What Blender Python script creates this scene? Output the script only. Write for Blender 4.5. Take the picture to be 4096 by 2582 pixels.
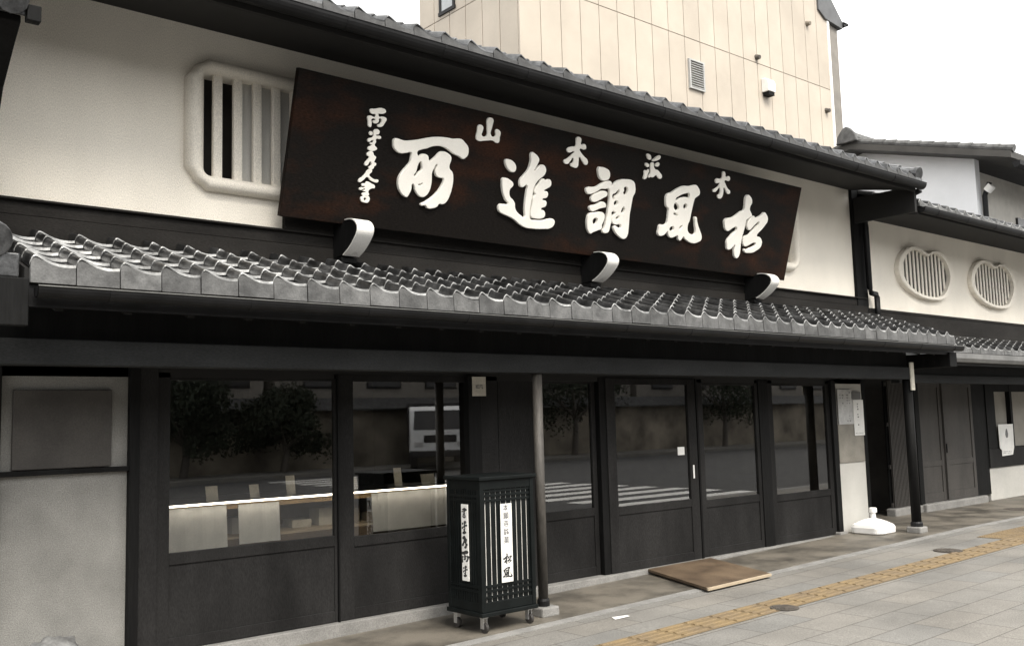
import bpy, bmesh, math, random
from mathutils import Vector, Matrix
R = math.radians
random.seed(7)
for o in list(bpy.data.objects): bpy.data.objects.remove(o)
sc = bpy.context.scene
col = sc.collection

# ------------------------------------------------------------------ camera
cam = bpy.data.cameras.new('camera')
cam.sensor_width = 36.0
cam.lens = 33.817
cam.clip_start = 0.05
cam.clip_end = 2000
co = bpy.data.objects.new('camera', cam)
col.objects.link(co)
F = Vector((0.64400162, 0.75815178, 0.10231222))
RT = Vector((0.76364822, -0.6450859, -0.02656253))
U = Vector((-0.04586174, -0.09523686, 0.99439763))
co.matrix_world = Matrix(((RT.x, U.x, -F.x, 0.0), (RT.y, U.y, -F.y, -7.1523), (RT.z, U.z, -F.z, 1.62), (0, 0, 0, 1)))
sc.camera = co

# ------------------------------------------------------------------ light
SUN_EL, SUN_AZ = 52.0, 192.0        # soft overcast light from the street side
w = bpy.data.worlds.new('World')
sc.world = w
w.use_nodes = True
nt = w.node_tree
nt.nodes.clear()
out = nt.nodes.new('ShaderNodeOutputWorld')
bg = nt.nodes.new('ShaderNodeBackground')
sky = nt.nodes.new('ShaderNodeTexSky')
sky.sky_type = 'NISHITA'
sky.sun_disc = False
sky.sun_elevation = R(SUN_EL)
sky.sun_rotation = R(SUN_AZ)
sky.dust_density = 6.0
sky.air_density = 1.0
sky.ozone_density = 1.0
hs = nt.nodes.new('ShaderNodeHueSaturation')
hs.inputs['Saturation'].default_value = 0.08
bg.inputs['Strength'].default_value = 0.15
nt.links.new(sky.outputs[0], hs.inputs['Color'])
cl = nt.nodes.new('ShaderNodeMix')          # a closed, nearly even cloud cover over the clear sky
cl.data_type = 'RGBA'
cl.inputs['Factor'].default_value = 0.75
cl.inputs['B'].default_value = (6.7, 6.65, 6.5, 1)
nt.links.new(hs.outputs[0], cl.inputs['A'])
nt.links.new(cl.outputs['Result'], bg.inputs[0])
nt.links.new(bg.outputs[0], out.inputs[0])
sun = bpy.data.lights.new('sun', 'SUN')
sun.energy = 1.5
sun.angle = R(28)
sun.color = (1.0, 0.93, 0.82)
so = bpy.data.objects.new('sun', sun)
col.objects.link(so)
az, el = R(SUN_AZ), R(SUN_EL)
tosun = Vector((math.sin(az) * math.cos(el), math.cos(az) * math.cos(el), math.sin(el)))
so.rotation_euler = tosun.to_track_quat('Z', 'Y').to_euler()
so.location = (0, -20, 20)

sc.view_settings.view_transform = 'Standard'
sc.view_settings.look = 'None'
sc.view_settings.exposure = 1.3
sc.view_settings.gamma = 1.0
sc.render.engine = 'CYCLES'
sc.cycles.max_bounces = 8
sc.cycles.transparent_max_bounces = 12

# ------------------------------------------------------------------ helpers
def base(o):
    p = Vector((0, 0, 0))
    while o is not None:
        p = p + o.location
        o = o.parent
    return p


class MB:
    """collects shapes in world coordinates, links them as ONE mesh object"""
    def __init__(s):
        s.v, s.f = [], []

    def add(s, v, f):
        n = len(s.v)
        s.v += [tuple(p) for p in v]
        s.f += [tuple(i + n for i in q) for q in f]
        return s

    def box(s, x0, x1, y0, y1, z0, z1, rz=0.0):
        v = [(x, y, z) for x in (x0, x1) for y in (y0, y1) for z in (z0, z1)]
        if rz:
            cx, cy, c, d = (x0 + x1) / 2, (y0 + y1) / 2, math.cos(rz), math.sin(rz)
            v = [(cx + (x - cx) * c - (y - cy) * d, cy + (x - cx) * d + (y - cy) * c, z) for x, y, z in v]
        return s.add(v, [(0, 1, 3, 2), (4, 6, 7, 5), (0, 4, 5, 1), (2, 3, 7, 6), (0, 2, 6, 4), (1, 5, 7, 3)])

    def quad(s, *p):
        return s.add(p, [(0, 1, 2, 3)])

    def prism_x(s, prof, x0, x1):
        """closed (y,z) outline extruded along x"""
        n = len(prof)
        v = [(x0, y, z) for y, z in prof] + [(x1, y, z) for y, z in prof]
        f = [(i, (i + 1) % n, n + (i + 1) % n, n + i) for i in range(n)]
        return s.add(v, f + [tuple(range(n))[::-1], tuple(range(n, 2 * n))])

    def prism_y(s, prof, y0, y1):
        n = len(prof)
        v = [(x, y0, z) for x, z in prof] + [(x, y1, z) for x, z in prof]
        f = [(i, (i + 1) % n, n + (i + 1) % n, n + i) for i in range(n)]
        return s.add(v, f + [tuple(range(n))[::-1], tuple(range(n, 2 * n))])

    def prism_z(s, prof, z0, z1):
        n = len(prof)
        v = [(x, y, z0) for x, y in prof] + [(x, y, z1) for x, y in prof]
        f = [(i, (i + 1) % n, n + (i + 1) % n, n + i) for i in range(n)]
        return s.add(v, f + [tuple(range(n))[::-1], tuple(range(n, 2 * n))])

    def tube(s, pts, r, n=10, cap=True):
        pts = [Vector(p) for p in pts]
        if not isinstance(r, (list, tuple)):
            r = [r] * len(pts)
        rings = []
        for i, p in enumerate(pts):
            a = pts[max(0, i - 1)]
            b = pts[min(len(pts) - 1, i + 1)]
            t = (b - a).normalized()
            up = Vector((0, 0, 1)) if abs(t.z) < 0.9 else Vector((0, 1, 0))
            x = t.cross(up).normalized()
            y = x.cross(t)
            rings.append([p + (x * math.cos(2 * math.pi * k / n) + y * math.sin(2 * math.pi * k / n)) * r[i] for k in range(n)])
        v = [q for ring in rings for q in ring]
        f = []
        for i in range(len(pts) - 1):
            for k in range(n):
                f.append((i * n + k, i * n + (k + 1) % n, (i + 1) * n + (k + 1) % n, (i + 1) * n + k))
        if cap:
            f.append(tuple(range(n))[::-1])
            f.append(tuple((len(pts) - 1) * n + k for k in range(n)))
        return s.add(v, f)

    def lathe(s, c, prof, n=24):
        """(r,z) profile round a vertical axis at c"""
        v = []
        for r, z in prof:
            for k in range(n):
                a = 2 * math.pi * k / n
                v.append((c[0] + r * math.cos(a), c[1] + r * math.sin(a), c[2] + z))
        m = len(prof)
        f = [(i * n + k, i * n + (k + 1) % n, (i + 1) * n + (k + 1) % n, (i + 1) * n + k) for i in range(m - 1) for k in range(n)]
        f.append(tuple(range(n))[::-1])
        f.append(tuple((m - 1) * n + k for k in range(n)))
        return s.add(v, f)

    def build(s, name, mt, parent=None, bevel=0.0, smooth=False, fix=True):
        me = bpy.data.meshes.new(name)
        off = base(parent) if parent is not None else Vector((0, 0, 0))
        me.from_pydata([tuple(Vector(p) - off) for p in s.v], [], s.f)
        if fix:
            bm = bmesh.new()
            bm.from_mesh(me)
            bmesh.ops.recalc_face_normals(bm, faces=bm.faces)
            bm.to_mesh(me)
            bm.free()
        me.materials.append(mt)
        if smooth:
            for p in me.polygons: p.use_smooth = True
        o = bpy.data.objects.new(name, me)
        col.objects.link(o)
        if parent is not None: o.parent = parent
        if bevel:
            b = o.modifiers.new('bevel', 'BEVEL')
            b.width = bevel
            b.segments = 2
            b.limit_method = 'ANGLE'
            b.angle_limit = R(40)
        return o


def tag(o, label=None, cat=None, group=None, kind=None):
    if label: o['label'] = label
    if cat: o['category'] = cat
    if group: o['group'] = group
    if kind: o['kind'] = kind
    return o


def thing(name, loc, label, cat, group=None):
    o = bpy.data.objects.new(name, None)
    col.objects.link(o)
    o.location = loc
    o.empty_display_size = 0.1
    return tag(o, label, cat, group)


def mat(name, c, rough=0.7, var=0.15, scale=3.0, c2=None, bump=0.15, bscale=120.0, metal=0.0, spec=0.5, stretch=(1, 1, 1), grain=0.06, thr=(0.35, 0.65), island=0.0):
    m = bpy.data.materials.new(name)
    m.use_nodes = True
    t = m.node_tree
    b = t.nodes['Principled BSDF']
    L = t.links.new
    tc = t.nodes.new('ShaderNodeTexCoord')
    mp = t.nodes.new('ShaderNodeMapping')
    mp.inputs['Scale'].default_value = stretch
    L(tc.outputs['Object'], mp.inputs['Vector'])
    n1 = t.nodes.new('ShaderNodeTexNoise')
    n1.inputs['Scale'].default_value = scale
    n1.inputs['Detail'].default_value = 6
    n1.inputs['Roughness'].default_value = 0.6
    L(mp.outputs[0], n1.inputs['Vector'])
    rp = t.nodes.new('ShaderNodeValToRGB')
    rp.color_ramp.elements[0].position = thr[0]
    rp.color_ramp.elements[1].position = thr[1]
    lo = c2 if c2 else tuple(v * (1 - var) for v in c)
    hi = c if c2 else tuple(min(1, v * (1 + var)) for v in c)
    rp.color_ramp.elements[0].color = (*lo, 1)
    rp.color_ramp.elements[1].color = (*hi, 1)
    L(n1.outputs[0], rp.inputs[0])
    n2 = t.nodes.new('ShaderNodeTexNoise')
    n2.inputs['Scale'].default_value = bscale
    n2.inputs['Detail'].default_value = 3
    L(mp.outputs[0], n2.inputs['Vector'])
    mr = t.nodes.new('ShaderNodeMapRange')
    mr.inputs['From Min'].default_value = 0.25
    mr.inputs['From Max'].default_value = 0.75
    mr.inputs['To Min'].default_value = 1 - grain * 2
    mr.inputs['To Max'].default_value = 1 + grain * 2
    L(n2.outputs[0], mr.inputs[0])
    mx = t.nodes.new('ShaderNodeMix')
    mx.data_type = 'RGBA'
    mx.blend_type = 'MULTIPLY'
    mx.inputs['Factor'].default_value = 1.0
    L(rp.outputs[0], mx.inputs['A'])
    L(mr.outputs[0], mx.inputs['B'])
    res = mx.outputs['Result']
    if island:                 # every tile or panel of its own firing, so its own tone
        ge = t.nodes.new('ShaderNodeNewGeometry')
        m3 = t.nodes.new('ShaderNodeMapRange')
        m3.inputs['To Min'].default_value = 1 - island
        m3.inputs['To Max'].default_value = 1 + island
        L(ge.outputs['Random Per Island'], m3.inputs[0])
        m4 = t.nodes.new('ShaderNodeMix')
        m4.data_type = 'RGBA'
        m4.blend_type = 'MULTIPLY'
        m4.inputs['Factor'].default_value = 1.0
        L(res, m4.inputs['A'])
        L(m3.outputs[0], m4.inputs['B'])
        res = m4.outputs['Result']
    L(res, b.inputs['Base Color'])
    b.inputs['Roughness'].default_value = rough
    b.inputs['Metallic'].default_value = metal
    b.inputs['Specular IOR Level'].default_value = spec
    if bump:
        bp = t.nodes.new('ShaderNodeBump')
        bp.inputs['Strength'].default_value = bump
        bp.inputs['Distance'].default_value = 0.01
        L(n2.outputs[0], bp.inputs['Height'])
        L(bp.outputs[0], b.inputs['Normal'])
    return m


def glass_mat():
    m = bpy.data.materials.new('window_glass')
    m.use_nodes = True
    t = m.node_tree
    t.nodes.clear()
    o = t.nodes.new('ShaderNodeOutputMaterial')
    tr = t.nodes.new('ShaderNodeBsdfTransparent')
    tr.inputs[0].default_value = (0.86, 0.85, 0.82, 1)
    gl = t.nodes.new('ShaderNodeBsdfGlossy')
    gl.inputs['Roughness'].default_value = 0.012
    gl.inputs['Color'].default_value = (1, 1, 1, 1)
    fr = t.nodes.new('ShaderNodeFresnel')
    fr.inputs['IOR'].default_value = 2.15
    mx = t.nodes.new('ShaderNodeMixShader')
    ge = t.nodes.new('ShaderNodeNewGeometry')     # only the face turned to the viewer mirrors
    mu = t.nodes.new('ShaderNodeMath')
    mu.operation = 'SUBTRACT'
    mu.use_clamp = True
    t.links.new(fr.outputs[0], mu.inputs[0])
    t.links.new(ge.outputs['Backfacing'], mu.inputs[1])
    t.links.new(mu.outputs[0], mx.inputs[0])
    t.links.new(tr.outputs[0], mx.inputs[1])
    t.links.new(gl.outputs[0], mx.inputs[2])
    t.links.new(mx.outputs[0], o.inputs[0])
    return m


def emit_mat(name, c, s):
    m = bpy.data.materials.new(name)
    m.use_nodes = True
    b = m.node_tree.nodes['Principled BSDF']
    b.inputs['Base Color'].default_value = (*c, 1)
    b.inputs['Emission Color'].default_value = (*c, 1)
    b.inputs['Emission Strength'].default_value = s
    return m


def paver_mat():
    m = mat('paver_stone', (0.172, 0.164, 0.150), rough=0.75, var=0.2, scale=0.8, bump=0.3, bscale=90, grain=0.17)
    t = m.node_tree
    L = t.links.new
    b = t.nodes['Principled BSDF']
    mx = [n for n in t.nodes if n.type == 'MIX'][0]
    br = t.nodes.new('ShaderNodeTexBrick')
    br.offset = 0.5
    br.inputs['Scale'].default_value = 1.0
    br.inputs['Brick Width'].default_value = 0.66
    br.inputs['Row Height'].default_value = 0.33
    br.inputs['Mortar Size'].default_value = 0.005
    br.inputs['Mortar Smooth'].default_value = 0.2
    br.inputs['Bias'].default_value = 0.0
    br.inputs['Color1'].default_value = (1.05, 1.03, 1.0, 1)
    br.inputs['Color2'].default_value = (0.92, 0.94, 0.96, 1)
    br.inputs['Mortar'].default_value = (0.36, 0.34, 0.32, 1)
    tc = [n for n in t.nodes if n.type == 'TEX_COORD'][0]
    mp = t.nodes.new('ShaderNodeMapping')
    mp.inputs['Location'].default_value = (0.19, 0.24, 0)
    L(tc.outputs['Object'], mp.inputs['Vector'])
    L(mp.outputs[0], br.inputs['Vector'])
    m2 = t.nodes.new('ShaderNodeMix')
    m2.data_type = 'RGBA'
    m2.blend_type = 'MULTIPLY'
    m2.inputs['Factor'].default_value = 1.0
    L(mx.outputs['Result'], m2.inputs['A'])
    L(br.outputs['Color'], m2.inputs['B'])
    L(m2.outputs['Result'], b.inputs['Base Color'])
    return m


GL = glass_mat()
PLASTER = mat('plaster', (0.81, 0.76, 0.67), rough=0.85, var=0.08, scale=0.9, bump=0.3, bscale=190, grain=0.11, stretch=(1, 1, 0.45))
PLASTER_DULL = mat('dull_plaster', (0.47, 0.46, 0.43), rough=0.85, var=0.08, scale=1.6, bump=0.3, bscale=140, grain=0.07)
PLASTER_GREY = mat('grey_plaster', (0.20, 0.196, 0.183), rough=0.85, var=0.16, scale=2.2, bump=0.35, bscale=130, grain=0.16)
BLACKWOOD = mat('black_wood', (0.006, 0.006, 0.006), rough=0.65, spec=0.12, var=0.4, scale=4, bump=0.2, bscale=60, stretch=(1, 1, 0.12), grain=0.15)
DARKWOOD = mat('charcoal_wood', (0.0185, 0.018, 0.0178), rough=0.7, spec=0.10, var=0.4, scale=1.6, bump=0.25, bscale=120, stretch=(1, 1, 0.35), grain=0.15)
BEAMWOOD = mat('beam_wood', (0.022, 0.023, 0.0235), rough=0.7, spec=0.12, var=0.25, scale=3, bump=0.25, bscale=120, stretch=(0.35, 1, 1), grain=0.15)
BAND = mat('flashing_board', (0.020, 0.0185, 0.017), rough=0.7, spec=0.10, var=0.3, scale=3, bump=0.2, bscale=120, stretch=(0.35, 1, 1), grain=0.15)
TILE = mat('smoked_tile', (0.085, 0.086, 0.088), rough=0.33, var=0.6, scale=7, bump=0.08, bscale=90, island=0.38, grain=0.10, metal=0.72)
TILEEDGE = mat('glint_tile_edge', (0.27, 0.27, 0.265), rough=0.4, var=0.6, scale=9, bump=0.05, metal=0.45, island=0.3, grain=0.1)  # paler tile lips: the sky glint is put into their colour
TILEFACE = mat('weathered_tile_face', (0.088, 0.088, 0.087), rough=0.6, var=0.4, scale=9, bump=0.2, bscale=80, island=0.28, grain=0.10)
METAL = mat('dark_gutter_metal', (0.009, 0.009, 0.0095), rough=0.5, spec=0.2, var=0.3, scale=5, bump=0.05, grain=0.08)
LIP = mat('worn_metal_lip', (0.12, 0.12, 0.115), rough=0.4, var=0.2, scale=8, metal=0.4, bump=0)
POLE = mat('weathered_pole', (0.054, 0.049, 0.043), rough=0.6, var=0.5, scale=3.5, c2=None, bump=0.3, bscale=60, stretch=(1, 1, 0.25), grain=0.14)
STONE = mat('grey_stone', (0.21, 0.205, 0.195), rough=0.8, var=0.15, scale=5, bump=0.3, bscale=90, grain=0.12)
CONC = mat('apron_concrete', (0.165, 0.148, 0.122), rough=0.5, c2=(0.050, 0.045, 0.037), scale=1.9, bump=0.2, bscale=110, grain=0.12, thr=(0.36, 0.60))
BRONZE = mat('signboard_wood', (0.0085, 0.007, 0.006), rough=0.6, spec=0.08, c2=(0.030, 0.0118, 0.006), scale=1.1, bump=0.2, bscale=50, stretch=(0.7, 1, 1.6), grain=0.25, thr=(0.34, 0.50))
LETTER = mat('letter_paint', (0.93, 0.90, 0.83), rough=0.5, var=0.03, scale=6, bump=0.05, grain=0.02)
WHITE = mat('white_paint', (0.80, 0.79, 0.76), rough=0.5, var=0.06, scale=8, bump=0.08, grain=0.04)
WHITEPL = mat('white_plastic', (0.84, 0.83, 0.81), rough=0.35, var=0.04, scale=5, bump=0.03, grain=0.02)
PAPER = mat('paper', (0.74, 0.735, 0.71), rough=0.8, var=0.06, scale=6, bump=0.04, grain=0.04)
OLDPAPER = mat('yellowed_paper', (0.55, 0.52, 0.45), rough=0.85, var=0.12, scale=7, bump=0.05, grain=0.05)
GREYPAPER = mat('grey_notice_paper', (0.55, 0.55, 0.54), rough=0.85, c2=(0.42, 0.42, 0.42), scale=9, bump=0.05, grain=0.1)
INK = mat('ink', (0.025, 0.025, 0.025), rough=0.7, var=0.2, bump=0)
GREYINK = mat('faded_ink', (0.16, 0.16, 0.16), rough=0.8, var=0.3, bump=0)
LACQ = mat('black_lacquer', (0.005, 0.0065, 0.0065), rough=0.5, spec=0.15, var=0.3, scale=5, bump=0.05, grain=0.08)
SLAT = mat('grey_lattice_paper', (0.80, 0.78, 0.74), rough=0.7, var=0.15, scale=9, bump=0, grain=0.08)
RUBBER = mat('caster_rubber', (0.025, 0.022, 0.02), rough=0.6, var=0.2, bump=0)
STEEL = mat('caster_steel', (0.55, 0.55, 0.55), rough=0.35, var=0.1, metal=0.8, bump=0)
YELLOW = mat('tactile_yellow', (0.195, 0.138, 0.068), rough=0.7, c2=(0.15, 0.11, 0.065), scale=4, bump=0.2, bscale=90, grain=0.14)
IRON = mat('cast_iron', (0.07, 0.06, 0.05), rough=0.6, var=0.3, scale=12, bump=0.3, bscale=60)
PLY = mat('worn_plywood', (0.15, 0.108, 0.07), rough=0.6, spec=0.3, c2=(0.065, 0.045, 0.03), scale=2.2, bump=0.2, bscale=90, grain=0.12)
PLYEDGE = mat('pale_wood_edge', (0.38, 0.31, 0.22), rough=0.6, var=0.1, scale=6, bump=0.1)
BROWNBOARD = mat('brown_board', (0.042, 0.038, 0.034), rough=0.7, var=0.25, scale=3, bump=0.2, bscale=90, grain=0.12)
PAVER = paver_mat()
ASPHALT = mat('asphalt', (0.06, 0.06, 0.06), rough=0.85, var=0.2, scale=2, bump=0.4, bscale=150, grain=0.15)
CREAM = mat('cream_panel', (0.43, 0.38, 0.318), rough=0.75, var=0.07, scale=0.9, bump=0.1, bscale=60, island=0.05, grain=0.04)
GROOVE = mat('panel_joint', (0.22, 0.185, 0.15), rough=0.9, bump=0)
GREYWALL = mat('grey_side_wall', (0.20, 0.185, 0.165), rough=0.8, var=0.15, scale=2, bump=0.1)
ROOFMETAL = mat('roof_metal', (0.085, 0.087, 0.09), rough=0.5, var=0.2, bump=0)
PALEWALL = mat('pale_wall', (0.82, 0.83, 0.85), rough=0.8, var=0.05, scale=1.2, bump=0.1, grain=0.03)
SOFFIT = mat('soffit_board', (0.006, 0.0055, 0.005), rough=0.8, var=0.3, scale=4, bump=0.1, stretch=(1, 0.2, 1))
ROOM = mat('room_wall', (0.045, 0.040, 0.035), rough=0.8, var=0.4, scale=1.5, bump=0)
GREYDOOR = mat('weathered_door_wood', (0.046, 0.042, 0.038), rough=0.75, var=0.2, scale=3, bump=0.25, bscale=120, stretch=(1, 1, 0.35), grain=0.15)


def zg(x):
    return -0.06 + 0.014 * (min(13.0, max(-12.0, x)) - 6.0)


def curve_mesh(name, polys, depth, bevel, mt, parent, place, scale=0.001, bez=True):
    """closed outlines (flat x,y lists) -> one solid with rounded edges; place maps (x,y,height) to the parent's space"""
    cu = bpy.data.curves.new(name, 'CURVE')
    cu.dimensions = '2D'
    cu.fill_mode = 'BOTH'
    cu.extrude = depth
    cu.bevel_depth = bevel
    cu.bevel_resolution = 2
    cu.offset = -bevel * 0.7
    cu.resolution_u = 4
    for P in polys:
        pts = [(P[i] * scale, P[i + 1] * scale) for i in range(0, len(P), 2)]
        sp = cu.splines.new('BEZIER')
        sp.bezier_points.add(len(pts) - 1)
        for bp, (x, y) in zip(sp.bezier_points, pts):
            bp.co = (x, y, 0)
            bp.handle_left_type = bp.handle_right_type = 'AUTO' if bez else 'VECTOR'
        sp.use_cyclic_u = True
    tmp = bpy.data.objects.new(name, cu)
    col.objects.link(tmp)
    dg = bpy.context.evaluated_depsgraph_get()
    me = bpy.data.meshes.new_from_object(tmp.evaluated_get(dg))
    bpy.data.objects.remove(tmp)
    bpy.data.curves.remove(cu)
    for v in me.vertices: v.co = Vector(place(v.co.x, v.co.y, v.co.z))
    me.name = name
    me.materials.clear()
    me.materials.append(mt)
    o = bpy.data.objects.new(name, me)
    col.objects.link(o)
    if parent is not None: o.parent = parent
    return o


def text_mesh(name, body, size, mt, parent, place, line=1.0):
    cu = bpy.data.curves.new(name, 'FONT')
    cu.body = body
    cu.size = size
    cu.align_x = 'CENTER'
    cu.align_y = 'CENTER'
    cu.space_line = line
    cu.extrude = 0.0008
    cu.offset = size * 0.012
    tmp = bpy.data.objects.new(name, cu)
    col.objects.link(tmp)
    dg = bpy.context.evaluated_depsgraph_get()
    me = bpy.data.meshes.new_from_object(tmp.evaluated_get(dg))
    bpy.data.objects.remove(tmp)
    bpy.data.curves.remove(cu)
    for v in me.vertices: v.co = Vector(place(v.co.x, v.co.y, v.co.z))
    me.name = name
    me.materials.clear()
    me.materials.append(mt)
    o = bpy.data.objects.new(name, me)
    col.objects.link(o)
    if parent is not None: o.parent = parent
    return o


def tile_roof(x0, x1, y0, z0, y1, z1, pitch=0.262, expo=0.235, face=0.0, amp=0.045, rows=None, seed=1):
    """courses of wavy clay tiles from the eave (y0,z0) up to (y1,z1); returns (tiles, eave faces)"""
    rnd = random.Random(seed)
    L = math.hypot(y1 - y0, z1 - z0)
    dy, dz = (y1 - y0) / L, (z1 - z0) / L
    ny, nz = -dz, dy                       # normal of the slope, pointing up and out
    nrow = max(1, int(round(L / expo)))
    if rows: nrow = min(nrow, rows)
    ncol = max(1, int(round((x1 - x0) / pitch)))
    pw = (x1 - x0) / ncol
    us = [0, .025, .06, .10, .15, .21, .28, .37, .48, .60, .72, .86, 1.0]
    hs_ = [-.34, .38, .86, 1.0, .93, .74, .48, .16, -.14, -.33, -.43, -.44, -.34]
    def prof(u):               # steep roll on the left, long pan on the right
        return amp * hs_[min(range(len(us)), key=lambda i: abs(us[i] - u))]
    t = MB()
    lips = []
    fc = MB()
    for r in range(nrow):
        lips.append(MB())
        s0 = r * expo
        s1 = min(L, s0 + expo + 0.03)
        for c in range(ncol):
            j = rnd.uniform(-0.003, 0.003)
            tl = rnd.uniform(-0.004, 0.004)
            n = len(us)
            A, B, Cc, Ee = [], [], [], []
            for u in us:
                x = x0 + (c + u) * pw
                h = prof(u) + tl * (u - 0.5)
                lp = 0.020 + 0.014 * (1 - max(0.0, min(1.0, (h / amp + 0.3) / 1.2)))
                hl = h + lp + j
                ch = lp * 0.46
                a = (x, y0 + dy * (s0 + j) + ny * hl, z0 + dz * (s0 + j) + nz * hl)
                hh = h + 0.002
                b = (x, y0 + dy * s1 + ny * hh, z0 + dz * s1 + nz * hh)
                hb = h - 0.002 if r else h + 0.004
                d = (x, y0 + dy * (s0 + j + 0.002) + ny * hb, z0 + dz * (s0 + j + 0.002) + nz * hb)
                e = (x, y0 + dy * (s0 + j - ch * 0.18) + ny * (hl - ch), z0 + dz * (s0 + j - ch * 0.18) + nz * (hl - ch))
                a = (x, y0 + dy * (s0 + j + ch * 0.42) + ny * hl, z0 + dz * (s0 + j + ch * 0.42) + nz * hl)
                A.append(a); B.append(b); Cc.append(d); Ee.append(e)
            v = A + B + Cc + Ee
            lips[-1].add(A + Ee, [(n + i, n + i + 1, i + 1, i) for i in range(n - 1)])
            f = [(i, i + 1, n + i + 1, n + i) for i in range(n - 1)] + [(2 * n + i, 2 * n + i + 1, 3 * n + i + 1, 3 * n + i) for i in range(n - 1)]
            f.append((0, n, 2 * n, 3 * n))
            f.append((n - 1, 4 * n - 1, 3 * n - 1, 2 * n - 1))
            t.add(v, f)
            if r == 0 and face:
                g = 0.0035
                xa, xb = x0 + c * pw + g, x0 + (c + 1) * pw - g
                yf = y0 - 0.012 + j
                top = []
                for u in us:
                    top.append((min(xb, max(xa, x0 + (c + u) * pw)), z0 + prof(u) * 0.9 + 0.012))
                zb = z0 - face + rnd.uniform(-0.003, 0.003)
                fr = [(x, yf, z) for x, z in top] + [(xb, yf - 0.006, zb), (xa, yf - 0.006, zb)]
                m_ = len(fr)
                bk = [(x, yf + 0.03, z) for x, y, z in fr]
                fc.add(fr + bk, [tuple(range(m_))] + [(i, m_ + i, m_ + (i + 1) % m_, (i + 1) % m_) for i in range(m_)])
    t.lips = lips
    return t, fc

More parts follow.
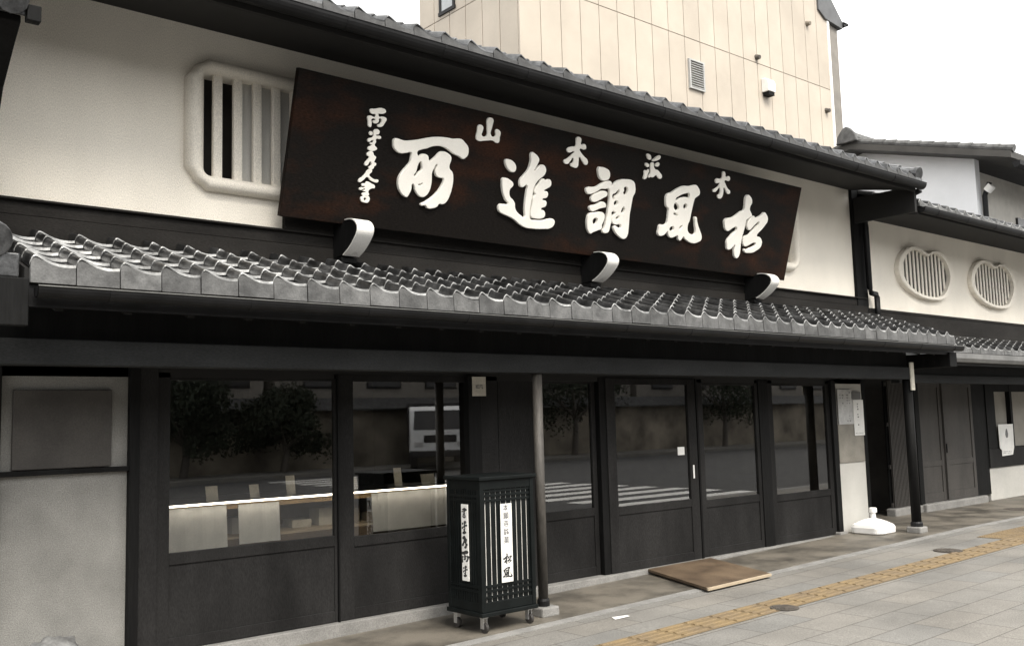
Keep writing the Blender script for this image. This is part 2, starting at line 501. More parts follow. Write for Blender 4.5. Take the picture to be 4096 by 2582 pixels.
# outlines of the brush characters in board millimetres (x, height), and of the gourd window
CH=[[[939,746,938,767,957,782,984,782,1036,777,1120,791,1203,814,1292,844,1378,864,1466,875,1551,877,1638,889,1679,867,1720,836,1732,809,1732,766,1711,736,1690,722,1643,736,1574,751,1510,778,1455,793,1397,792,1336,777,1283,752,1230,733,1190,708,1195,681,1212,671,1243,692,1273,698,1307,686,1328,647,1361,668,1399,708,1429,741,1463,751,1510,744,1550,721,1558,696,1548,641,1555,613,1591,586,1609,533,1612,458,1599,381,1574,321,1545,296,1517,290,1503,294,1479,264,1443,246,1380,239,1357,259,1306,258,1340,284,1397,325,1452,380,1493,442,1511,503,1505,520,1465,520,1424,535,1407,578,1413,631,1388,591,1373,552,1379,500,1382,442,1370,383,1337,339,1301,326,1260,342,1229,374,1210,413,1188,429,1182,378,1167,335,1147,306,1122,310,1072,348,1046,396,1040,431,1045,473,1068,517,1103,564,1133,609,1136,646,1130,691,1083,681,1018,668,977,682,948,710],[1241,630,1256,607,1265,567,1233,531,1208,496,1189,496,1207,538,1212,580,1222,613],[1285,451,1288,435,1265,422,1245,429,1269,437]],
[[2176,788,2218,797,2263,787,2303,757,2313,725,2303,698,2268,690,2225,706,2194,735,2177,765],[2175,615,2217,622,2270,609,2308,583,2306,560,2279,529,2277,495,2294,457,2336,432,2364,401,2376,360,2409,324,2467,297,2508,284,2499,364,2489,466,2487,546,2487,585,2466,594,2434,570,2403,571,2386,600,2389,640,2419,678,2454,723,2474,771,2482,824,2477,905,2515,900,2558,878,2579,853,2571,815,2550,771,2539,735,2567,763,2612,804,2641,811,2672,795,2688,757,2670,714,2631,680,2599,647,2577,609,2563,567,2567,510,2562,441,2563,383,2568,315,2584,282,2670,277,2761,288,2820,306,2874,313,2902,295,2901,260,2869,226,2763,203,2641,192,2542,193,2462,216,2387,253,2301,277,2232,292,2187,314,2177,347,2187,371,2243,380,2288,392,2249,423,2216,464,2191,517,2176,571],[2703,667,2731,683,2762,682,2780,655,2775,625,2734,596,2705,569,2744,566,2761,542,2752,512,2700,482,2744,476,2760,454,2751,424,2700,391,2741,379,2762,355,2761,326,2734,305,2635,294,2596,301,2577,333,2577,373,2581,443,2579,489,2602,524,2583,541,2590,582,2626,628,2649,665,2677,682]],
[[3381,898,3419,907,3485,903,3539,882,3557,844,3549,808,3513,785,3465,779,3425,796,3399,827],[3259,665,3283,683,3379,699,3422,722,3471,754,3531,777,3579,785,3596,775,3607,747,3623,755,3660,792,3720,821,3809,837,3877,840,3929,821,3951,783,3964,725,3944,675,3940,621,3940,550,3940,478,3949,408,3959,331,3958,265,3932,230,3891,223,3825,248,3765,286,3736,336,3835,331,3841,360,3748,358,3706,374,3694,408,3698,444,3728,477,3717,487,3672,482,3680,430,3686,389,3680,342,3674,282,3658,263,3586,267,3602,304,3610,375,3613,451,3611,509,3611,579,3599,648,3577,708,3525,701,3454,689,3420,664,3354,632,3294,619,3266,638],[3719,722,3726,676,3680,641,3679,611,3657,614,3635,652,3679,681,3704,714],[3788,749,3842,756,3845,692,3827,678,3789,693,3795,720],[3680,588,3732,598,3734,572,3702,550,3683,559],[3836,555,3846,497,3804,495,3806,519],[3789,449,3783,424,3757,409,3744,426],[3347,580,3366,617,3431,648,3475,669,3523,675,3558,665,3561,637,3521,611,3479,585,3428,559,3382,550,3355,561],[3344,488,3360,504,3435,528,3485,557,3524,565,3561,550,3574,522,3545,510,3492,495,3440,471,3396,454,3362,461],[3355,420,3446,446,3508,459,3559,451,3579,418,3571,365,3558,334,3563,297,3511,271,3445,243,3416,228,3383,248,3356,294,3340,367],[3422,376,3484,387,3486,361,3465,329,3433,329]],
[[4464,761,4538,799,4590,834,4658,871,4715,892,4814,905,4880,926,4919,929,4957,909,4990,877,4997,837,4967,812,4934,787,4922,744,4916,676,4912,602,4908,529,4892,485,4898,434,4918,405,4963,386,5035,391,5045,429,5023,479,5005,530,4991,580,5014,583,5037,544,5073,490,5120,437,5158,388,5163,341,5115,310,5055,290,4989,292,4920,311,4879,328,4854,346,4830,317,4804,296,4773,311,4755,346,4709,331,4659,313,4618,321,4593,349,4585,374,4567,370,4543,344,4510,323,4451,316,4427,337,4427,377,4437,429,4496,436,4536,456,4544,497,4537,568,4527,622,4487,643,4469,681],[4827,827,4827,770,4801,777,4732,768,4675,748,4628,722,4615,740,4653,771,4708,801,4766,819],[4612,694,4639,693,4680,672,4694,633,4622,627],[4767,698,4813,702,4817,658,4771,653],[4621,588,4656,585,4694,574,4693,551,4670,563,4626,568],[4606,423,4666,432,4667,398,4603,391],[4802,465,4790,438,4760,416,4758,439]],
[[5833,919,5866,946,5912,935,5955,901,5966,862,5946,820,5947,786,5982,750,6004,724,5976,692,5921,657,5916,611,5913,559,5904,495,5894,437,5896,368,5908,295,5907,237,5881,197,5844,197,5812,228,5791,283,5787,346,5762,320,5717,288,5664,282,5642,326,5632,376,5668,425,5717,475,5775,527,5757,553,5698,538,5637,500,5603,491,5562,509,5535,556,5525,606,5562,632,5647,651,5724,696,5785,738,5841,767,5846,813,5832,874],[6020,703,6053,718,6077,701,6164,729,6205,754,6234,783,6289,764,6325,727,6332,687,6299,637,6249,579,6196,532,6174,495,6240,481,6283,454,6300,414,6286,366,6230,325,6155,289,6064,275,6012,276,5984,308,6034,312,6084,335,6161,365,6189,397,6166,410,6112,398,6046,366,5986,348,5947,367,5927,417,5943,459,6011,483,6070,536,6129,594,6180,646,6165,665,6117,634,6064,587,6020,548,5978,560,5951,603,5968,657]],
[[1811,1048,1837,1052,1864,1038,1864,1005,1861,962,1917,969,1910,1037,1902,1125,1927,1135,1963,1127,1965,1066,1967,980,2016,982,2013,1041,2040,1045,2069,1027,2069,979,2066,932,2030,926,2009,937,1914,924,1816,914,1803,934,1805,986]],
[[3024,1138,3069,1148,3090,1131,3094,1085,3146,1094,3169,1072,3167,1048,3087,1035,3107,1010,3158,977,3220,942,3224,909,3198,897,3165,916,3129,946,3100,962,3099,921,3095,858,3050,849,2999,872,3029,895,3019,940,2994,910,2960,871,2918,873,2906,891,2949,923,2995,967,3023,1002,2964,982,2926,994,2928,1017,2985,1044,3028,1059,3026,1100]],
[[4057,1139,4092,1144,4122,1127,4127,1097,4092,1092,4068,1110],[4153,1086,4178,1114,4223,1147,4261,1156,4270,1133,4240,1106,4191,1089],[4055,1042,4090,1047,4116,1034,4114,1016,4079,1013],[4212,1048,4229,1073,4264,1078,4268,1052,4225,1037],[4140,1057,4178,1065,4195,1023,4220,1005,4261,1000,4299,981,4342,947,4335,923,4295,920,4248,947,4220,925,4203,916,4170,915,4139,906,4135,921,4155,960,4145,1011],[4118,990,4129,974,4118,937,4104,890,4066,883,4066,925,4061,968,4097,969]],
[[5340,1138,5372,1148,5395,1122,5402,1097,5477,1106,5489,1064,5401,1047,5425,1017,5477,971,5539,931,5510,910,5476,923,5408,971,5414,924,5397,850,5346,841,5323,869,5354,892,5334,961,5298,928,5261,899,5227,913,5264,942,5313,982,5320,1012,5262,1001,5237,1038,5341,1069,5346,1106]],
[[675,973,715,987,806,1004,827,987,818,971,754,956,689,948],[662,914,683,925,733,923,735,949,755,954,765,933,810,938,842,927,831,891,804,854,766,857,790,878,795,915,768,914,771,897,757,875,720,877,718,888,739,900,700,901,705,866,701,834,681,839,671,877]],
[[698,791,720,798,726,776,704,770],[740,816,789,818,787,790,763,777,810,774,813,757,768,744,772,722,763,692,790,671,788,660,707,649,707,669,737,690,716,698,746,717,740,733,701,710,691,728,739,759,738,787]],
[[703,614,752,636,770,610,792,597,786,573,783,550,800,547,800,527,788,519,781,498,742,492,737,506,757,523,746,553,719,517,696,516,696,536,715,562,726,592,706,598]],
[[731,479,766,490,772,471,751,442,774,422,809,410,847,407,839,389,813,388,771,399,734,422,699,389,660,369,657,386,689,416,713,448]],
[[734,380,753,382,789,370,817,360,820,340,795,333,768,313,764,295,774,276,709,267,713,282,741,295,713,302,734,317,676,306,677,320,727,339,694,343,695,357,729,368],[702,247,720,257,776,262,780,216,742,206,707,218],[732,245,752,244,752,227,732,227]]]
GOURD=[13618,3798,13653,3871,13695,3927,13773,3996,13869,4058,14017,4115,14180,4134,14322,4115,14462,4074,14570,4052,14689,4100,14806,4125,14939,4128,15070,4099,15177,4034,15263,3957,15326,3859,15345,3748,15327,3672,15261,3564,15146,3454,15038,3382,14820,3334,14538,3326,14284,3344,14040,3390,13840,3465,13696,3551,13624,3650,13603,3727]

# ------------------------------------------------------------------ ground
XB = [-300, -12, 13, 300]
def sheet(name, y0, y1, dz, mt, xa=-300, xb=300, thick=0.0):
    m = MB()
    xs = [xa] + [x for x in XB if xa < x < xb] + [xb]
    for a, b in zip(xs[:-1], xs[1:]):
        if thick:
            v = [(x, y, zg(x) + z) for x in (a, b) for y in (y0, y1) for z in (dz - thick, dz)]
            m.add(v, [(0, 1, 3, 2), (4, 6, 7, 5), (0, 4, 5, 1), (2, 3, 7, 6), (0, 2, 6, 4), (1, 5, 7, 3)])
        else:
            m.quad((a, y0, zg(a) + dz), (b, y0, zg(b) + dz), (b, y1, zg(b) + dz), (a, y1, zg(a) + dz))
    return tag(m.build(name, mt), kind='structure')

sheet('ground', -400, 400, -0.16, ASPHALT)
sheet('road', -23.0, -5.22, -0.13, ASPHALT)
sheet('pavement', -5.0, -1.10, 0.0, PAVER, thick=0.2)
sheet('kerb', -5.22, -5.004, 0.0, STONE, thick=0.2)
sheet('apron', -0.97, 4.0, 0.008, CONC, xa=-12, xb=26, thick=0.15)
sheet('apron_edge', -1.096, -0.974, 0.006, STONE, xa=-12, xb=26, thick=0.15)
sheet('pavement', -26.0, -23.0, 0.0, PAVER, thick=0.2)
m = MB()
for k in range(16):
    y = -6.1 - k * 1.0
    m.quad((14.0, y, zg(13) - 0.125), (18.5, y, zg(13) - 0.125), (18.5, y - 0.5, zg(13) - 0.125), (14.0, y - 0.5, zg(13) - 0.125))
tag(m.build('road_marking', WHITE), kind='structure')

# tactile paving: ribbed blocks let into the pavers, and a dotted pad
m = MB()
for k in range(52):
    a = -2.0 + k * 0.33
    if a > 12.3: break
    b = a + 0.326
    z = lambda x: zg(x) + 0.004
    m.quad((a, -2.172, z(a)), (b, -2.172, z(b)), (b, -1.832, z(b)), (a, -1.832, z(a)))
    for j in range(4):
        y = -2.135 + j * 0.0825
        v = []
        for x in (a + 0.02, b - 0.02):
            v += [(x, y, z(x) + 0.0005), (x, y + 0.012, z(x) + 0.006), (x, y + 0.036, z(x) + 0.006), (x, y + 0.048, z(x) + 0.0005)]
        m.add(v, [(0, 1, 5, 4), (1, 2, 6, 5), (2, 3, 7, 6), (0, 3, 2, 1), (4, 5, 6, 7)])
for i in range(5):
    for j in range(3):
        a, y = 12.35 + i * 0.33, -2.50 + j * 0.335
        b = a + 0.326
        m.quad((a, y, zg(a) + 0.0045), (b, y, zg(b) + 0.0045), (b, y + 0.33, zg(b) + 0.0045), (a, y + 0.33, zg(a) + 0.0045))
        for p in range(5):
            for q in range(5):
                m.lathe((a + 0.035 + p * 0.063, y + 0.04 + q * 0.063, zg(a) + 0.005), [(0.014, 0), (0.010, 0.005)], 6)
tag(m.build('tactile_paving', YELLOW), kind='structure')

def manhole(x, y, r, label):
    t = thing('manhole_cover', (x, y, zg(x)), label, 'manhole cover', 'round iron covers in the pavement')
    MB().lathe((x, y, zg(x)), [(r, 0.003), (r, 0.009), (r * 0.9, 0.011)], 28).build('rim', IRON, t)
    c = MB().lathe((x, y, zg(x)), [(r * 0.86, 0.002), (r * 0.86, 0.0125)], 28)
    for i in range(-3, 4):
        h = math.sqrt(max(0, (r * 0.78) ** 2 - (i * r * 0.22) ** 2))
        c.box(x - h, x + h, y + i * r * 0.22 - 0.006, y + i * r * 0.22 + 0.006, zg(x) + 0.0125, zg(x) + 0.016)
    c.build('lid', IRON, t)
manhole(7.27, -2.13, 0.125, 'small round iron cover on the yellow tactile strip, nearest the wooden door board')
manhole(11.1, -1.74, 0.16, 'round iron cover beside the yellow tactile strip in front of the white stand base')
manhole(16.0, -0.55, 0.24, 'dark round iron cover before the white low wall of the house on the right')

# ------------------------------------------------------------------ the shop
shop = thing('shop_house', (7.0, 0.0, 0.0), 'long two storey shop house with white plaster, black timber front and grey tiled eaves', 'building')
# upper wall with an opening for each lattice window
def wall_with_holes(m, x0, x1, z0, z1, y0, y1, holes):
    x = x0
    for a, b, c, d in holes:
        m.box(x, a, y0, y1, z0, z1)
        m.box(a, b, y0, y1, z0, c)
        m.box(a, b, y0, y1, d, z1)
        x = b
    m.box(x, x1, y0, y1, z0, z1)
m = MB()
wall_with_holes(m, 0.4, 12.45, 3.20, 4.86, 0.0, 0.16, [(2.93, 4.60, 3.57, 4.44), (9.22, 10.92, 3.57, 4.44)])
m.build('upper_wall', PLASTER, shop)
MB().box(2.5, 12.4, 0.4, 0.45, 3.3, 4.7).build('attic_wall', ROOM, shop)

def lattice_window(x0, x1, z0, z1):
    """rounded plaster frame with stepped corners and fat plaster bars"""
    fr = MB()
    def ring(ins, r, y0, y1, ins2, r2):
        def octo(i, r):
            iz = i * 0.8
            a, b, c, d = x0 + i, x1 - i, z0 + iz, z1 - iz
            pts = []
            # the corners are cut, with a small step in the cut
            nt_ = [(0, 1), (.22, .78), (.42, .70), (.55, .60), (.60, .50), (.80, .22), (1, 0)] if r > 0.1 else [(math.sin(R(90 * k / 6)), math.cos(R(90 * k / 6))) for k in range(7)]
            nt_ = [(1.0 * p, 1.0 * q) for p, q in nt_]
            for (cx, cz, sx, sz, fl) in ((b - r, d - r, 1, 1, 1), (a + r, d - r, -1, 1, 0), (a + r, c + r, -1, -1, 1), (b - r, c + r, 1, -1, 0)):
                for p, q in (nt_[::-1] if fl else nt_):
                    pts.append((cx + sx * r * p, cz + sz * r * q))
            return pts
        o, i = octo(ins, r), octo(ins2, r2)
        n = len(o)
        mid = [((p[0] * .5 + q[0] * .5), (p[1] * .5 + q[1] * .5)) for p, q in zip(o, i)]
        q1 = [((p[0] * .82 + q[0] * .18), (p[1] * .82 + q[1] * .18)) for p, q in zip(o, i)]
        q2 = [((p[0] * .25 + q[0] * .75), (p[1] * .25 + q[1] * .75)) for p, q in zip(o, i)]
        ym = y0
        v = [(x, y1, z) for x, z in o] + [(x, (y0 * .45 + y1 * .55), z) for x, z in o] + [(x, y0 * .85 + y1 * .15, z) for x, z in q1] + [(x, ym, z) for x, z in mid] + [(x, y0 * .9 + y1 * .1, z) for x, z in q2] + [(x, y0 * .6 + y1 * .4, z) for x, z in i] + [(x, y1 + 0.12, z) for x, z in i]
        f = []
        for l in range(6):
            for k in range(n):
                f.append((l * n + k, l * n + (k + 1) % n, (l + 1) * n + (k + 1) % n, (l + 1) * n + k))
        fr.add(v, f)
    ring(0.0, 0.17, -0.095, 0.0, 0.135, 0.06)
    # the cut corner shows as a small step in the frame
    w_ = fr.build('lattice_window', PLASTER, shop, smooth=True)
    b = MB()
    xs, xe = x0 + 0.135, x1 - 0.135
    n = int(round((xe - xs) / 0.168))
    p = (xe - xs) / n
    for k in range(n):
        a = xs + (k + 0.5) * p + 0.002
        if k == n - 1: continue
        b.box(a + 0.004, a + 0.004 + p * 0.46, -0.035, 0.012, z0 + 0.10, z1 - 0.10)
    b.build('bars', PLASTER, w_, bevel=0.012)
    # shutter boards stand behind all but the first slots
    MB().box(xs + 0.36, xe, 0.035, 0.055, z0 + 0.10, z1 - 0.10).build('shutter', PLASTER_DULL, w_)
lattice_window(2.79, 4.74, 3.48, 4.53)
lattice_window(9.08, 11.06, 3.48, 4.53)

# flashing boards between the plaster and the lower roof
m = MB()
m.box(0.4, 12.70, -0.030, 0.0, 3.125, 3.235)
m.box(0.4, 12.70, -0.050, 0.0, 2.90, 3.120)
m.box(0.4, 12.70, -0.062, -0.0305, 3.222, 3.240)
m.build('flashing', BAND, shop, bevel=0.004)

MB().box(3.62, 10.40, -0.045, -0.0005, 3.241, 3.38).build('sign_shade_strip', BAND, shop, bevel=0.004)  # dark strip added where the signboard only shades the plaster

# main roof: eave tiles, slab behind, gutter, soffit
t, fc = tile_roof(-0.4, 12.50, -1.0, 4.765, 0.50, 5.39, face=0.055, amp=0.045, pitch=0.275, seed=3)
rf = t.build('main_roof', TILE, shop, fix=False)
for q_ in t.lips: q_.build('tile_edge', TILE, rf, fix=False)
fc.build('eave_tiles', mat('dark_tile_face', (0.05, 0.05, 0.05), rough=0.6, var=0.4, scale=9, bump=0.2, bscale=80, grain=0.1), rf)
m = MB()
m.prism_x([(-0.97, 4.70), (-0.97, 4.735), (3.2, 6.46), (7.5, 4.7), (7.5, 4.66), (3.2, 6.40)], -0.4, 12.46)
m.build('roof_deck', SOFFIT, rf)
v = MB()
for k in range(9):          # verge: round cap tiles climbing the right edge
    y = -0.96 + k * 0.23
    z = 4.80 + (y + 0.96) * 0.42
    v.tube([(12.50, y - 0.02, z + 0.012), (12.50, y + 0.24, z + 0.24 * 0.42)], [0.085, 0.078], 12)
    v.box(12.455, 12.57, y, y + 0.225, z - 0.13 + (0 if k else 0), z - 0.02)
v.tube([(12.50, -1.03, 4.805), (12.50, -0.975, 4.82)], [0.098, 0.098], 16)
v.box(12.42, 12.60, -1.02, -0.96, 4.66, 4.76)
v.build('verge_tiles', TILE, rf, bevel=0.006)
def gutter(name, x0, x1, y, zt, r, parent):
    m = MB()
    n = 10
    out_, inn = [], []
    for k in range(n + 1):
        a = R(180 + 180 * k / n)
        out_.append((y + r * math.cos(a), zt + r * 1.25 * math.sin(a)))
        inn.append((y + (r - 0.004) * math.cos(a), zt + (r - 0.004) * 1.25 * math.sin(a)))
    m.prism_x(out_ + inn[::-1], x0, x1)
    for xc in (x0, x1 - 0.004):
        m.prism_x(out_, xc, xc + 0.004)
    g = m.build(name, METAL, parent)
    MB().tube([(x0, y - r, zt), (x1, y - r, zt)], 0.0045, 8).build('gutter_lip', LIP if 'lower' in name else METAL, g)
    x = x0 + 0.4
    while x < x1:
        MB().prism_x([(p[0] * 1 + (p[0] - y) * 0.04, p[1] - 0.004) for p in out_] + [(p[0], p[1] + 0.002) for p in out_[::-1]], x, x + 0.025).build('gutter_bracket', METAL, g)
        x += 0.9
    return g
gutter('gutter', -0.4, 12.52, -1.05, 4.672, 0.065, shop)
m = MB()
m.box(-0.4, 12.47, -0.975, -0.94, 4.575, 4.745)
m.build('fascia', SOFFIT, shop)
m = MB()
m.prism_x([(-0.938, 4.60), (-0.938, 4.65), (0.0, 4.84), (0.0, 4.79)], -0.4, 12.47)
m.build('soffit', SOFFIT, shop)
# right end of the shop: dark corner post and downpipe
MB().box(12.45, 12.74, -0.045, 0.30, 2.9, 4.80).build('corner_post', BLACKWOOD, shop, bevel=0.006)
MB().tube([(12.56, -1.00, 4.60), (12.57, -0.55, 4.48), (12.66, -0.12, 4.38), (12.68, -0.105, 4.25), (12.68, -0.105, 3.38), (12.72, -0.105, 3.31), (12.84, -0.105, 3.30), (12.865, -0.105, 3.26), (12.865, -0.105, 2.86)], 0.040, 12).build('downpipe', METAL, shop, smooth=True)

# lower roof
t, fc = tile_roof(1.44, 12.90, -1.15, 2.60, -0.04, 2.985, face=0.105, amp=0.046, pitch=0.2555, expo=0.20, seed=11)
lr = t.build('lower_roof', TILE, shop, fix=False)
for q_ in t.lips: q_.build('tile_edge', TILEEDGE, lr, fix=False)
fc.build('eave_tiles', TILEFACE, lr)
MB().prism_x([(-1.13, 2.50), (-1.13, 2.585), (-0.05, 2.955), (-0.05, 2.88)], 1.42, 12.90).build('roof_deck', SOFFIT, lr)
# ridge roll along the left edge with its end tile
m = MB()
m.tube([(1.24, -1.13, 2.74), (1.24, -0.03, 3.13)], 0.095, 16)
m.box(1.16, 1.395, -1.12, -0.05, 2.525, 2.67)
m.build('end_ridge', TILE, lr, smooth=False, bevel=0.01)
MB().tube([(1.24, -1.165, 2.73), (1.24, -1.132, 2.74)], 0.108, 20).build('ridge_end_tile', TILE, lr, bevel=0.006)
MB().box(0.9, 1.43, -1.20, -1.14, 2.24, 2.515).build('barge_board', BLACKWOOD, lr, bevel=0.006)
gutter('lower_gutter', 1.46, 12.92, -1.225, 2.466, 0.052, shop)
m = MB()
m.box(1.43, 12.9, -1.135, -1.10, 2.36, 2.498)
m.build('lower_fascia', METAL, shop)
m = MB()
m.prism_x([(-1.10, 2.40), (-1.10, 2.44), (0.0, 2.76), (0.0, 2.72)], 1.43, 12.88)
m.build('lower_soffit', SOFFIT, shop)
m = MB()
x = 1.6
while x < 12.8:
    m.prism_x([(-1.095, 2.345), (-1.095, 2.399), (0.0, 2.718), (0.0, 2.66)], x, x + 0.045)
    x += 0.40
m.build('lower_rafters', SOFFIT, shop)
MB().box(12.72, 12.92, -1.16, 0.0, 2.20, 2.39).build('eave_end_beam', BLACKWOOD, shop, bevel=0.006)

# beam over the front and the boarding above it
MB().box(0.6, 12.42, -0.80, -0.66, 2.045, 2.205).build('beam', BEAMWOOD, shop, bevel=0.006)
MB().box(0.6, 12.40, -0.72, -0.70, 2.206, 2.50).build('frieze_board', BLACKWOOD, shop)
MB().box(0.6, 12.45, 0.0, 0.10, 2.02, 2.90).build('header_board', SOFFIT, shop)

def post(x, y, r, mt, plate=False):
    p = MB().tube([(x, y, zg(x) + 0.10), (x, y, 2.047)], r, 18).build('post', mt, shop, smooth=True)
    z = zg(x)
    MB().prism_z([(x - 0.10, y - 0.10), (x + 0.10, y - 0.10), (x + 0.10, y + 0.10), (x - 0.10, y + 0.10)], z, z + 0.085).build('base_stone', STONE, p, bevel=0.015)
    MB().lathe((x, y, z), [(r * 1.25, 0.084), (r * 1.25, 0.13), (r * 1.05, 0.15)], 18).build('base_ring', METAL, p)
    return p
post(5.73, -0.73, 0.044, POLE)
pp = post(12.36, -0.73, 0.062, BLACKWOOD)

# plaster wall left of the windows, with a brown board fixed to it
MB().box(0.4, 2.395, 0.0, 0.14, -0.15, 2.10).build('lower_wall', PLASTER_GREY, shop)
m = MB()
m.box(1.63, 2.275, -0.035, 0.0, 1.385, 1.925)
m.build('wall_board', BROWNBOARD, shop, bevel=0.006)
MB().box(0.4, 2.395, -0.045, -0.001, 1.345, 1.380).build('wall_rail', BLACKWOOD, shop, bevel=0.004)
MB().box(1.50, 1.555, -0.05, 0.0, -0.12, 2.10).build('corner_post', BLACKWOOD, shop, bevel=0.004)
# plinth stones under the whole front
m = MB()
m.add([(x, y, z) for x, zt in ((2.39, 0.025), (12.46, 0.025)) for y in (-0.07, 0.10) for z in (-0.25, zt)], [(0, 1, 3, 2), (4, 6, 7, 5), (0, 4, 5, 1), (2, 3, 7, 6), (0, 2, 6, 4), (1, 5, 7, 3)])
m.build('plinth', STONE, shop, bevel=0.008)

ZB = 0.026
MB().box(2.396, 2.468, -0.055, 0.10, ZB, 2.10).build('door_post', BLACKWOOD, shop, bevel=0.004)
MB().box(2.469, 2.612, -0.020, 0.08, ZB, 2.10).build('jamb', DARKWOOD, shop, bevel=0.004)

def leaf(name, x0, x1, y, zg0, zg1, sl, sr, zt=2.06, rail=0.085, mt=None, handle=None):
    """a glazed leaf: stiles, rails, kick panel, glass"""
    mt = mt or DARKWOOD
    m = MB()
    m.box(x0, x0 + sl, y, y + 0.045, ZB + 0.002, zt)
    m.box(x1 - sr, x1, y, y + 0.045, ZB + 0.002, zt)
    m.box(x0 + sl, x1 - sr, y + 0.001, y + 0.044, zg1, zt)
    m.box(x0 + sl, x1 - sr, y + 0.001, y + 0.044, zg0 - rail, zg0)
    m.box(x0 + sl, x1 - sr, y + 0.001, y + 0.044, ZB + 0.002, ZB + 0.09)
    o = m.build(name, mt, shop, bevel=0.004)
    MB().box(x0 + sl, x1 - sr, y + 0.014, y + 0.034, ZB + 0.09, zg0 - rail).build('kick_panel', mt, o)
    MB().box(x0 + sl - 0.004, x1 - sr + 0.004, y + 0.020, y + 0.024, zg0 - 0.004, zg1 + 0.004).build('glass', GL, o)
    return o
leaf('show_window', 2.613, 4.115, 0.0, 0.725, 2.0, 0.095, 0.025)
MB().box(4.116, 4.128, -0.02, 0.06, ZB, 2.06).build('joint_strip', BLACKWOOD, shop)
leaf('show_window', 4.129, 5.56, -0.005, 0.70, 2.0, 0.145, 0.08)
MB().box(5.47, 5.62, -0.06, 0.09, ZB, 2.06).build('door_post', BLACKWOOD, shop, bevel=0.004)
m = MB()
m.box(5.621, 5.866, 0.0, 0.05, ZB, 2.06)
m.box(5.874, 6.30, 0.004, 0.05, ZB, 2.06)
m.build('board_panel', DARKWOOD, shop, bevel=0.003)
leaf('glazed_leaf', 6.30, 7.235, 0.05, 0.715, 2.0, 0.12, 0.06)
MB().box(7.236, 7.33, -0.01, 0.12, ZB, 2.06).build('door_post', BLACKWOOD, shop, bevel=0.004)
sd = leaf('sliding_door', 7.331, 8.80, -0.02, 0.70, 1.99, 0.135, 0.14)
MB().box(8.700, 8.722, -0.030, -0.0205, 0.93, 1.08).build('handle', WHITEPL, sd, bevel=0.003)
MB().box(8.47, 8.585, -0.006, -0.003, 1.20, 1.29).build('sticker', PAPER, sd)
MB().box(8.801, 8.83, -0.03, 0.08, ZB, 2.06).build('joint_strip', BLACKWOOD, shop)
leaf('glazed_leaf', 8.831, 10.03, 0.0, 0.665, 1.99, 0.12, 0.06)
MB().box(10.031, 10.235, -0.012, 0.10, ZB, 2.06).build('door_post', BLACKWOOD, shop, bevel=0.004)
leaf('glazed_leaf', 10.236, 11.635, 0.0, 0.63, 1.99, 0.10, 0.09)
MB().box(11.636, 11.745, -0.035, 0.10, ZB, 2.06).build('door_post', BLACKWOOD, shop, bevel=0.004)
MB().box(11.6, 11.78, -0.075, 0.02, zg(11.7) - 0.05, 0.06).build('base_stone', STONE, shop, bevel=0.015)
MB().box(8.80, 8.93, -0.10, -0.02, -0.10, 0.028).build('base_stone', STONE, shop, bevel=0.012)
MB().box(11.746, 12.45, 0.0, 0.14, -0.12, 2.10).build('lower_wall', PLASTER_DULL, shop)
MB().box(12.475, 12.53, -0.95, -0.05, 4.30, 4.66).build('eave_end_board', SOFFIT, shop)
MB().box(11.78, 12.42, -0.02, -0.0005, 0.955, 1.47).build('wall_board', mat('grey_brown_board', (0.23, 0.215, 0.185), rough=0.8, var=0.15, scale=4, bump=0.2), shop, bevel=0.004)
# the room behind the glass
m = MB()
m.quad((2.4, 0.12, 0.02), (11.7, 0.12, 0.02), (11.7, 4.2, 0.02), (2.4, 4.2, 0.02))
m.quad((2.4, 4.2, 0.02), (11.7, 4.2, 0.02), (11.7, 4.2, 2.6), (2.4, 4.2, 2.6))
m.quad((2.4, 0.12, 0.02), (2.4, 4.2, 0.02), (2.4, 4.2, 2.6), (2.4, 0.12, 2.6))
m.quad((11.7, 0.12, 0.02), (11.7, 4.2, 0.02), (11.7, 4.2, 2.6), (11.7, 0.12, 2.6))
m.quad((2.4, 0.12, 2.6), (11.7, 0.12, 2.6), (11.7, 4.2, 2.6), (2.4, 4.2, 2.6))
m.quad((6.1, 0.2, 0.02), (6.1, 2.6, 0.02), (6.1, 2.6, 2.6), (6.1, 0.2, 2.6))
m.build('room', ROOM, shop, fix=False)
MB().box(7.9, 9.0, 4.12, 4.19, 0.4, 1.8).build('room_screen', mat('room_screen', (0.30, 0.28, 0.24), rough=0.9, var=0.2, bump=0), shop)

# ------------------------------------------------------------------ signboard on its brackets
TH = math.atan2(0.33, 1.13)
sign = thing('signboard', (3.5, -0.2, 3.305), 'huge dark brown wooden signboard with raised white brush characters, tilted forward under the main eave', 'signboard')
sign.rotation_euler = (TH, 0, 0)
def local_box(m, x0, x1, y0, y1, z0, z1): m.box(x0, x1, y0, y1, z0, z1)
def build_local(m, name, mt, parent, bevel=0.0):
    o = m.build(name, mt, None, bevel)
    o.parent = parent
    return o
SW, SH = 6.94, 1.177
board = build_local(MB().box(0, SW, 0.0, 0.055, 0, SH), 'board', BRONZE, sign, 0.006)
for k in range(5):
    build_local(MB().box(0.5 + k * 1.45, 0.62 + k * 1.45, 0.056, 0.12, 0.05, SH - 0.05), 'batten', BLACKWOOD, sign)
front = lambda x, y, z: (x, -z - 0.010, y)
for i, P in enumerate(CH):
    big = i < 5
    o = curve_mesh('carved_character', P, 0.012 if big else 0.006, 0.007 if big else 0.003, LETTER, sign, front)

